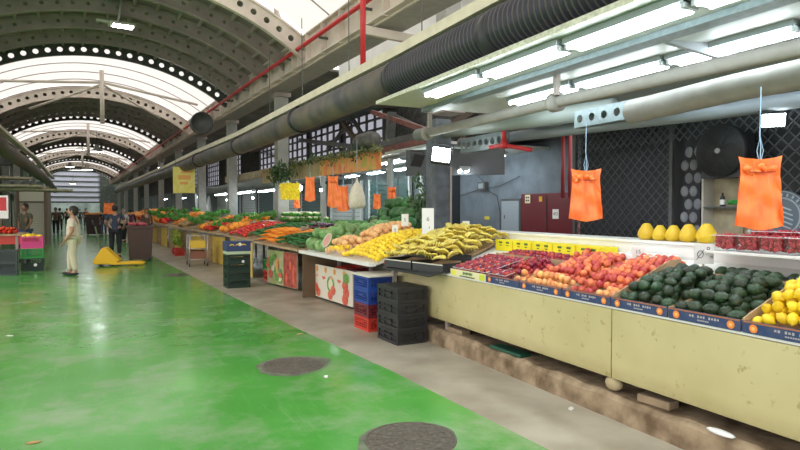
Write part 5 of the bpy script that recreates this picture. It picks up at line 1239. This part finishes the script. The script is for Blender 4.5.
MB().box((-2.95, 18.8, .93), (1.5, 1.6, .04)).build('table_top', wood, lt_); MB().box((-2.25, 18.1, .80), (.9, .03, .22)).build('front_band', cred, lt_); MB().box((-3.6, 19.6, .8), (1.4, .6, 1.0)).build('back_step', wood, lt_)
for (x, y) in ((-2.3, 18.1), (-3.6, 18.1), (-2.3, 19.5), (-3.6, 19.5)): MB().box((x, y, .46), (.06, .06, .92)).build('leg', steel, lt_)
flat(pr_p, -3.0, -2.3, 18.1, 18.7, .95, .055, 'red bell pepper on the left hand stall', 'left peppers', layers=2, rot='any')
flat(ye_p, -3.6, -2.9, 18.1, 18.8, .95, .05, 'yellow fruit on the left hand stall', 'left yellow fruit', layers=2, smin=1.3, smax=1.4)
flat(cf_p, -3.9, -3.0, 19.35, 19.85, 1.30, .09, 'pale vegetable head on the upper step of the left stall', 'left pale vegetables', layers=2, rot='up')
flat(to_p, -3.6, -2.6, 18.85, 19.25, .95, .06, 'red tomato behind the peppers on the left stall', 'left tomatoes', layers=2, smin=1.4, smax=1.5)
# left red-white hanging poster
q = AY(-1, 207, 19.0); t = thing('hanging_poster', 'red and white poster at the left picture edge', 'poster', q)
MB().box((0, 0, 0), (.42, .02, .62)).build('sheet', whitep, t); MB().box((-.0, -.012, .08), (.34, .004, .36)).build('red_print', redp, t); MB().tube([(0, 0, .30), (0, 0, .9)], .006, 5).build('cord', darkst, t)
# shutter kiosk facing the camera
Yk = 31.; a = AY(17, 190, Yk); b = AY(47, 241, Yk); w = b.x - a.x
t = thing('shuttered_kiosk', 'kiosk with a closed cream roller shutter on the left', 'kiosk', ((a.x + b.x) / 2, Yk, 0))
zt = a.z
MB().box((0, .8, (zt + .2) / 2), (w + .1, 1.5, zt + .2)).build('walls', mat('kiosk_wall', (.25, .2, .15), .8), t)
m = MB()
for k in range(24): m.box((0, 0, .06 + k * (zt - .6) / 24), (w * .86, .04, (zt - .6) / 24 * .86))
m.build('roller_shutter', mat('shutter_cream', (.52, .49, .40), .6), t)
MB().box((0, -.02, zt - .28), (w * .86, .1, .42)).build('sign_box', mat('sign_cream', (.62, .58, .48), .5), t)
for s in (-1, 1): MB().box((s * w * .46, -.03, zt / 2), (w * .08, .12, zt)).build('jamb', mat('jamb_brown', (.18, .12, .08), .7), t)
for i in range(5):
    p = HW(-4.0, 38 + i * 7, 0); t = thing('closed_stall', 'brown closed stall front far down the left side', 'stall', p, TH, 'closed left stalls')
    MB().box((-.8, 0, 1.4), (1.6, 6, 2.8)).build('walls', mat('stall_brown', (.12, .09, .07), .8, var=.2), t); MB().box((.02, 0, 1.2), (.05, 5, 2)).build('shutter', MC['shutter_cream'], t); MB().box((.2, 0, 2.75), (.4, 6, .06)).build('awning', steel, t)
# left canopy junk
for i, (px, py, w_) in enumerate([(10, 186, 2.2), (35, 190, 2.5), (6, 178, 1.5)]):
    q = AY(px, py, 27 + i); tag(MB().box((0, 0, 0), (w_, 1.5, .08), .2 * i).build('awning', mat('awning_beige', (.42, .37, .25), .7, var=.2)), ['beige awning sheet over the left kiosk', 'beige awning sheet right of the kiosk top', 'beige awning sheet highest at the left edge'][i], 'awning').location = q
# ================================================================== BINS, PALLET JACK
def bin_(c, w, d, h, label):
    t = thing('waste_bin', label, 'bin', c, 0)
    m = MB(); b = .85
    vs = [(sx * w / 2 * b, sy * d / 2 * b, .06) for sx, sy in ((-1, -1), (1, -1), (1, 1), (-1, 1))] + [(sx * w / 2, sy * d / 2, h) for sx, sy in ((-1, -1), (1, -1), (1, 1), (-1, 1))]
    m.add(vs, [(0, 1, 2, 3), (0, 1, 5, 4), (1, 2, 6, 5), (2, 3, 7, 6), (3, 0, 4, 7)]); m.build('body', brown, t)
    MB().box((0, 0, h - .04), (w + .05, d + .05, .08)).build('rim', brown, t, bevel=.01)
    for sx in (-1, 1): MB().lathe([(.07, -.03), (.07, .03)], 14, (sx * w * .36, d * .3, .07), Matrix.Rotation(PI / 2, 3, 'Y')).build('wheel', black, t)
    return t
bc = G(140, 261); bin_((bc.x + .02, bc.y + .3, 0), .74, .6, 1.08, 'large dark brown waste bin right of the man with the pallet jack')
bc2 = G(94.5, 235); bin_((bc2.x, bc2.y, 0), .95, .8, 1.25, 'dark brown waste bin farther away, left of the man in navy')
rn = random.Random(8); m = MB()
for i in range(12): m.ell((rr(.25), rr(.2), rr(.02)), (.10, .08, .05), 8, 6)
tag(m.build('refuse_heap', mat('refuse_pink', (.5, .08, .10), .6, var=.5, scale=9), loc=(bc.x, bc.y + .3, 1.13), smooth=True), 'pink and red refuse heaped on the large brown bin', 'refuse')
m = MB()
for i in range(14): m.ell((rr(.38), rr(.3), rr(.02)), (.12, .12, .08), 8, 6)
tag(m.build('refuse_heap', mat('refuse_orange', (.75, .28, .04), .6), loc=(bc2.x, bc2.y, 1.29), smooth=True), 'orange produce heaped on the farther brown bin', 'refuse')
pj = thing('pallet_jack', 'yellow hand pallet jack behind the woman in beige', 'pallet jack', G(116, 265.5), R(-8))
ym = mat('jack_yellow', (.88, .50, .01), .4)
for s in (-1, 1): MB().prism([(-.1, s * .2 - .08, .05), (.62, s * .2 - .08, .05), (.74, s * .2 - .04, .03), (.74, s * .2 + .04, .03), (.62, s * .2 + .08, .05), (-.1, s * .2 + .08, .05)], (0, 0, .055)).build('fork', ym, pj, bevel=.006)
MB().prism([(-.52, -.27, .06), (.02, -.27, .06), (.12, -.27, .17), (-.22, -.27, .52), (-.32, -.27, .52), (-.56, -.27, .14)], (0, .54, 0)).build('body_cowl', ym, pj, bevel=.03)
MB().tube([(-.36, 0, .1), (-.36, 0, .56)], .045, 12).build('pump', darkst, pj, True)
tb = MB().tube([(-.38, 0, .45), (-.50, .02, 1.0), (-.52, .02, 1.12)], .02, 8).build('tow_bar', mat('bar_grey_green', (.12, .16, .10), .5), pj, True)
MB().tube([(-.52, -.12, 1.12), (-.57, -.14, 1.24), (-.58, .0, 1.28), (-.57, .18, 1.24), (-.52, .16, 1.12), (-.52, -.12, 1.12)], .014, 7).build('handle_loop', black, tb, True)
for s in (-1, 1): MB().lathe([(.08, -.025), (.08, .025)], 14, (-.38, s * .07, .08), Matrix.Rotation(PI / 2, 3, 'X')).build('steer_wheel', black, pj); MB().lathe([(.04, -.035), (.04, .035)], 12, (.55, s * .2, .04), Matrix.Rotation(PI / 2, 3, 'X')).build('load_wheel', black, pj)
# ================================================================== PEOPLE
def skin_mesh(name, nodes, edges, root=0, sub=2):
    me = bpy.data.meshes.new(name); me.from_pydata([n_[0] for n_ in nodes], edges, [])
    o = bpy.data.objects.new(name, me); C.objects.link(o)
    o.modifiers.new('s', 'SKIN'); sl = me.skin_vertices[0].data
    for i, n_ in enumerate(nodes): r_ = n_[1]; sl[i].radius = (r_, r_) if not isinstance(r_, tuple) else r_; sl[i].use_root = (i == root)
    su = o.modifiers.new('u', 'SUBSURF'); su.levels = sub; su.render_levels = sub
    bpy.context.view_layer.update()
    m2 = bpy.data.meshes.new_from_object(o.evaluated_get(bpy.context.evaluated_depsgraph_get())); bpy.data.objects.remove(o)
    m2.name = name
    return m2
def person(loc, rz, h, label, skinc, hairc, shirtm, pantm, shoem, pose=None, long_sleeve=False, female=False, hairlen=0., vest=None):
    """figure facing -Y; pose: dict of joint positions (fractions of height)"""
    t = thing('person', label, 'person', loc, rz); s = h
    J = dict(pel=(0, 0, .53), spine=(0, 0, .62), chest=(0, 0, .74), neck=(0, 0, .835), head=(0, -.006, .925),
             shL=(.108, 0, .805), elL=(.135, .01, .635), wrL=(.130, -.03, .495), shR=(-.108, 0, .805), elR=(-.135, .01, .635), wrR=(-.130, -.03, .495),
             hiL=(.052, 0, .51), knL=(.058, -.01, .285), anL=(.058, .01, .045), hiR=(-.052, 0, .51), knR=(-.058, -.01, .285), anR=(-.058, .01, .045))
    J.update(pose or {}); J = {k: Vector(v) * s for k, v in J.items()}
    sw = .94 if female else 1.
    for k in ('shL', 'shR'): J[k].x *= sw
    fat = 1.12 if female else 1.
    toeL = J['anL'] + Vector((0, -.085 * s, -.028 * s)); toeR = J['anR'] + Vector((0, -.085 * s, -.028 * s))
    nodes = [(J['pel'], .068 * s * fat), (J['spine'], .060 * s * fat), (J['chest'], (.070 * s, .060 * s)), (J['neck'], .029 * s), (J['head'] - Vector((0, 0, .045 * s)), .028 * s),
             (J['shL'], .033 * s), (J['elL'], .024 * s), (J['wrL'], .015 * s), (J['shR'], .033 * s), (J['elR'], .024 * s), (J['wrR'], .015 * s),
             (J['hiL'], .052 * s), (J['knL'], .034 * s), (J['anL'], .021 * s), (toeL, .018 * s), (J['hiR'], .052 * s), (J['knR'], .034 * s), (J['anR'], .021 * s), (toeR, .018 * s)]
    ed = [(0, 1), (1, 2), (2, 3), (3, 4), (2, 5), (5, 6), (6, 7), (2, 8), (8, 9), (9, 10), (0, 11), (11, 12), (12, 13), (13, 14), (0, 15), (15, 16), (16, 17), (17, 18)]
    bmsh = skin_mesh('body', nodes, ed)
    # head, hands added as islands of the same mesh
    mb = MB(); hc = J['head']
    mb.ell(hc, (.043 * s, .052 * s, .066 * s), 16, 12); mb.ell(hc + Vector((0, -.054 * s, -.008 * s)), (.008 * s, .013 * s, .014 * s), 8, 6)
    mb.ell(hc + Vector((0, -.045 * s, -.036 * s)), (.017 * s, .008 * s, .005 * s), 8, 5, mi=2)
    for sx in (-1, 1): mb.ell(hc + Vector((sx * .044 * s, .004 * s, -.003 * s)), (.006 * s, .012 * s, .018 * s), 8, 6); mb.ell(hc + Vector((sx * .018 * s, -.046 * s, .004 * s)), (.007 * s, .005 * s, .004 * s), 6, 5, mi=1)
    for side in ('L', 'R'):
        w_ = J['wr' + side]; d = (w_ - J['el' + side]).normalized(); M = d.to_track_quat('Z', 'X').to_matrix()
        mb.ell(w_ + d * .026 * s, (.010 * s, .022 * s, .030 * s), 10, 7, M)
        for f in range(4):
            o0 = w_ + d * .046 * s + M @ Vector((0, (-.015 + .010 * f) * s, 0)); L_ = [.038, .045, .042, .032][f] * s; o1 = o0 + d * L_ * .55; o2 = o0 + d * L_ * .9 + Vector((0, -.012 * s, 0))
            mb.tube([o0, o1, o2], [.0052 * s, .0048 * s, .0038 * s], 6)
        th0 = w_ + d * .012 * s + M @ Vector((0, -.016 * s, 0)); mb.tube([th0, th0 + d * .022 * s + M @ Vector((0, -.014 * s, 0)), th0 + d * .040 * s + M @ Vector((0, -.016 * s, 0))], [.007 * s, .0058 * s, .0045 * s], 6)
    skm = mat('skin_%s' % skinc[0], skinc[1], .55); em = mat('eye_dark', (.02, .015, .01), .3); lm_ = mat('lips', (.35, .12, .1), .5)
    hm = mb.mesh('h', [skm, em, lm_], True)
    bm = bmesh.new(); bm.from_mesh(bmsh); 
    for f in bm.faces: f.smooth = True; f.material_index = 0
    bm.from_mesh(hm); me = bpy.data.meshes.new('body'); bm.to_mesh(me); bm.free(); me.materials.append(skm); me.materials.append(em); me.materials.append(lm_)
    o = bpy.data.objects.new('body', me); C.objects.link(o); o.parent = t
    def grow(k): return [(n_[0], tuple(q * k for q in n_[1]) if isinstance(n_[1], tuple) else n_[1] * k) for n_ in nodes]
    G_ = grow(1.14)
    lerpn = lambda a, b, f: (G_[a][0].lerp(G_[b][0], f), (G_[a][1] if not isinstance(G_[a][1], tuple) else G_[a][1][0]) * (1 - f) + (G_[b][1] if not isinstance(G_[b][1], tuple) else G_[b][1][0]) * f)
    f_ = .92 if long_sleeve else .0
    hem = (J['pel'] + Vector((0, 0, -.035 * s)), .078 * s * fat)
    sn = [hem, (G_[1][0], G_[1][1] * 1.08), G_[2], (J['neck'] - Vector((0, 0, .02 * s)), .036 * s), (G_[5][0], .041 * s), lerpn(5, 6, .75) if not long_sleeve else G_[6], (G_[8][0], .041 * s), lerpn(8, 9, .75) if not long_sleeve else G_[9]]
    se = [(0, 1), (1, 2), (2, 3), (2, 4), (4, 5), (2, 6), (6, 7)]
    if long_sleeve:
        sn += [lerpn(6, 7, .9), lerpn(9, 10, .9)]; se += [(5, 8), (7, 9)]
    sm = skin_mesh('shirt', sn, se, 1); sm.materials.clear(); sm.materials.append(shirtm)
    for p_ in sm.polygons: p_.use_smooth = True
    o = bpy.data.objects.new('shirt', sm); C.objects.link(o); o.parent = t
    pn = [(J['pel'] + Vector((0, 0, .02 * s)), .074 * s * fat), (G_[11][0], .060 * s), (G_[12][0], .043 * s), (J['anL'] + Vector((0, 0, .02 * s)), .033 * s), (G_[15][0], .060 * s), (G_[16][0], .043 * s), (J['anR'] + Vector((0, 0, .02 * s)), .033 * s)]
    sm = skin_mesh('trousers', pn, [(0, 1), (1, 2), (2, 3), (0, 4), (4, 5), (5, 6)], 0); sm.materials.clear(); sm.materials.append(pantm)
    for p_ in sm.polygons: p_.use_smooth = True
    o = bpy.data.objects.new('trousers', sm); C.objects.link(o); o.parent = t
    for a_ in ('anL', 'anR'):
        q = J[a_]; z0 = max(.0, q.z - .045 * s); m_ = MB(); m_.ell((q.x, q.y - .03 * s, z0 + .022 * s), (.027 * s, .068 * s, .024 * s), 12, 8); m_.build('shoe', shoem, t, True)
    hm_ = MB(); hm_.ell(hc + Vector((0, .012 * s, .014 * s)), (.051 * s, .057 * s, .064 * s), 16, 10)
    if hairlen: hm_.ell(hc + Vector((0, .03 * s, -.02 * s)), (.045 * s, .032 * s, hairlen * s), 12, 8)
    hm_.build('hair', mat('hair_%s' % hairc[0], hairc[1], .6), t, True)
    if vest: 
        o = bpy.data.objects.new('vest', skin_mesh('vest', [(hem[0], hem[1] * 1.06), (G_[1][0], .078 * s), (G_[2][0], .09 * s)], [(0, 1), (1, 2)], 1)); C.objects.link(o); o.parent = t; o.data.materials.clear(); o.data.materials.append(vest)
    return t
tan = ('tan', (.45, .24, .15)); dsk = ('dark', (.22, .12, .07)); lsk = ('fair', (.58, .36, .26))
dh = ('dark', (.02, .016, .014)); gh = ('grey', (.35, .33, .3))
beige = mat('beige_print', (.60, .52, .38), .7, scale=14, col2=(.72, .66, .54)); bpant = mat('beige_trousers', (.62, .56, .40), .7, var=.05)
navy = mat('navy_cloth', (.035, .05, .09), .7); blk = mat('black_cloth', (.015, .015, .02), .7); olive = mat('olive_cloth', (.06, .06, .035), .7); plum_c = mat('plum_cloth', (.09, .03, .06), .7); wht = mat('white_cloth', (.6, .62, .62), .7); redc = mat('red_cloth', (.5, .03, .03), .7); jean = mat('jean_cloth', (.05, .10, .20), .7); brc = mat('brown_cloth', (.12, .07, .05), .7)
wl = G(76, 276)
wloc = Vector((G(74, 275).x, G(74, 275).y, 0))
wp = person(wloc, R(-100), 1.68, 'woman in a cream patterned blouse and beige trousers standing in the aisle', tan, dh, beige, bpant, blk, female=True, hairlen=.05,
       pose=dict(elR=(-.125, .02, .64), wrR=(-.115, -.05, .50), elL=(.125, .02, .64), wrL=(.115, -.06, .51), anL=(.045, .03, .045), knL=(.05, .0, .285), anR=(-.045, -.05, .045), knR=(-.05, -.05, .285)))
wp.scale = (1.22, 1.18, 1.0)
ml = G(115, 257)
mp_ = person((ml.x + .02, ml.y - .2, 0), R(172), 1.70, 'man in a navy shirt and black trousers seen from behind at the pallet jack', tan, dh, navy, blk, blk,
       pose=dict(elR=(-.15, .01, .66), wrR=(-.12, -.08, .58), elL=(.155, -.01, .66), wrL=(.13, -.10, .60)))
mp_.scale = (1.15, 1.1, 1.02)
def far_person(px, pyf, rz, h, label, *a, **k):
    q = G(px, pyf); return person((q.x, q.y, 0), rz, h, label, *a, **k)
far_person(124, 242, R(20), 1.62, 'person with a white vest over dark clothes behind the pallet jack', lsk, gh, wht, blk, blk, pose=dict(anL=(.05, .09, .05), knL=(.05, .02, .29), anR=(-.05, -.08, .045), knR=(-.05, -.07, .29)))
far_person(131, 240, R(190), 1.62, 'person in a plum top walking away behind the large bin', tan, dh, plum_c, blk, blk, long_sleeve=True)
far_person(147, 244, R(0), 1.65, 'person in a dark top carrying a shoulder strap beside the large bin', tan, dh, brc, blk, blk, long_sleeve=True, female=True, hairlen=.06)
far_person(60, 232, R(180), 1.68, 'distant person in dark clothes left of the aisle', tan, dh, blk, blk, blk, long_sleeve=True)
far_person(56, 236, R(0), 1.7, 'distant person in dark clothes beside the kiosk', dsk, dh, brc, blk, blk, long_sleeve=True)
far_person(86, 228, R(30), 1.66, 'distant person in a red shirt beside the farther bin', lsk, dh, redc, jean, blk)
far_person(80, 226, R(10), 1.6, 'distant person in a navy jacket near the end of the hall', lsk, dh, navy, blk, blk, long_sleeve=True)
far_person(104, 236, R(180), 1.6, 'distant person in a dark top right of the farther bin', tan, dh, navy, jean, blk)
far_person(67, 226, R(160), 1.66, 'distant person in brown clothes in the middle of the aisle', tan, dh, brc, blk, blk)
vq = AY(25, 205, 21.0)
person((vq.x, 21.0, 0), R(-40), 1.78, 'man in an olive shirt standing behind the left stall', dsk, dh, olive, jean, blk,
       pose=dict(elL=(.17, -.04, .68), wrL=(.20, -.14, .60)))
# ================================================================== LIGHTS, WORLD, CAMERA
for p in protos:
    if p.location.z < -40:
        for ch in list(p.children): bpy.data.objects.remove(ch)
        bpy.data.objects.remove(p)
w = bpy.data.worlds.new('World'); bpy.context.scene.world = w; w.use_nodes = True
w.node_tree.nodes['Background'].inputs[0].default_value = (1, .965, .95, 1); w.node_tree.nodes['Background'].inputs[1].default_value = 1.9
sc = bpy.context.scene
cam = bpy.data.cameras.new('camera'); co = bpy.data.objects.new('camera', cam); C.objects.link(co); sc.camera = co
cam.sensor_width = 36; cam.lens = F / 800 * 36; cam.clip_end = 300; cam.clip_start = .05
co.location = (0, 0, H); co.rotation_euler = (PI / 2 + PIT, 0, -YAW)
sc.view_settings.view_transform = 'Standard'; sc.view_settings.look = 'None'; sc.view_settings.exposure = .2; sc.view_settings.gamma = 1
sc.view_settings.use_curve_mapping = False
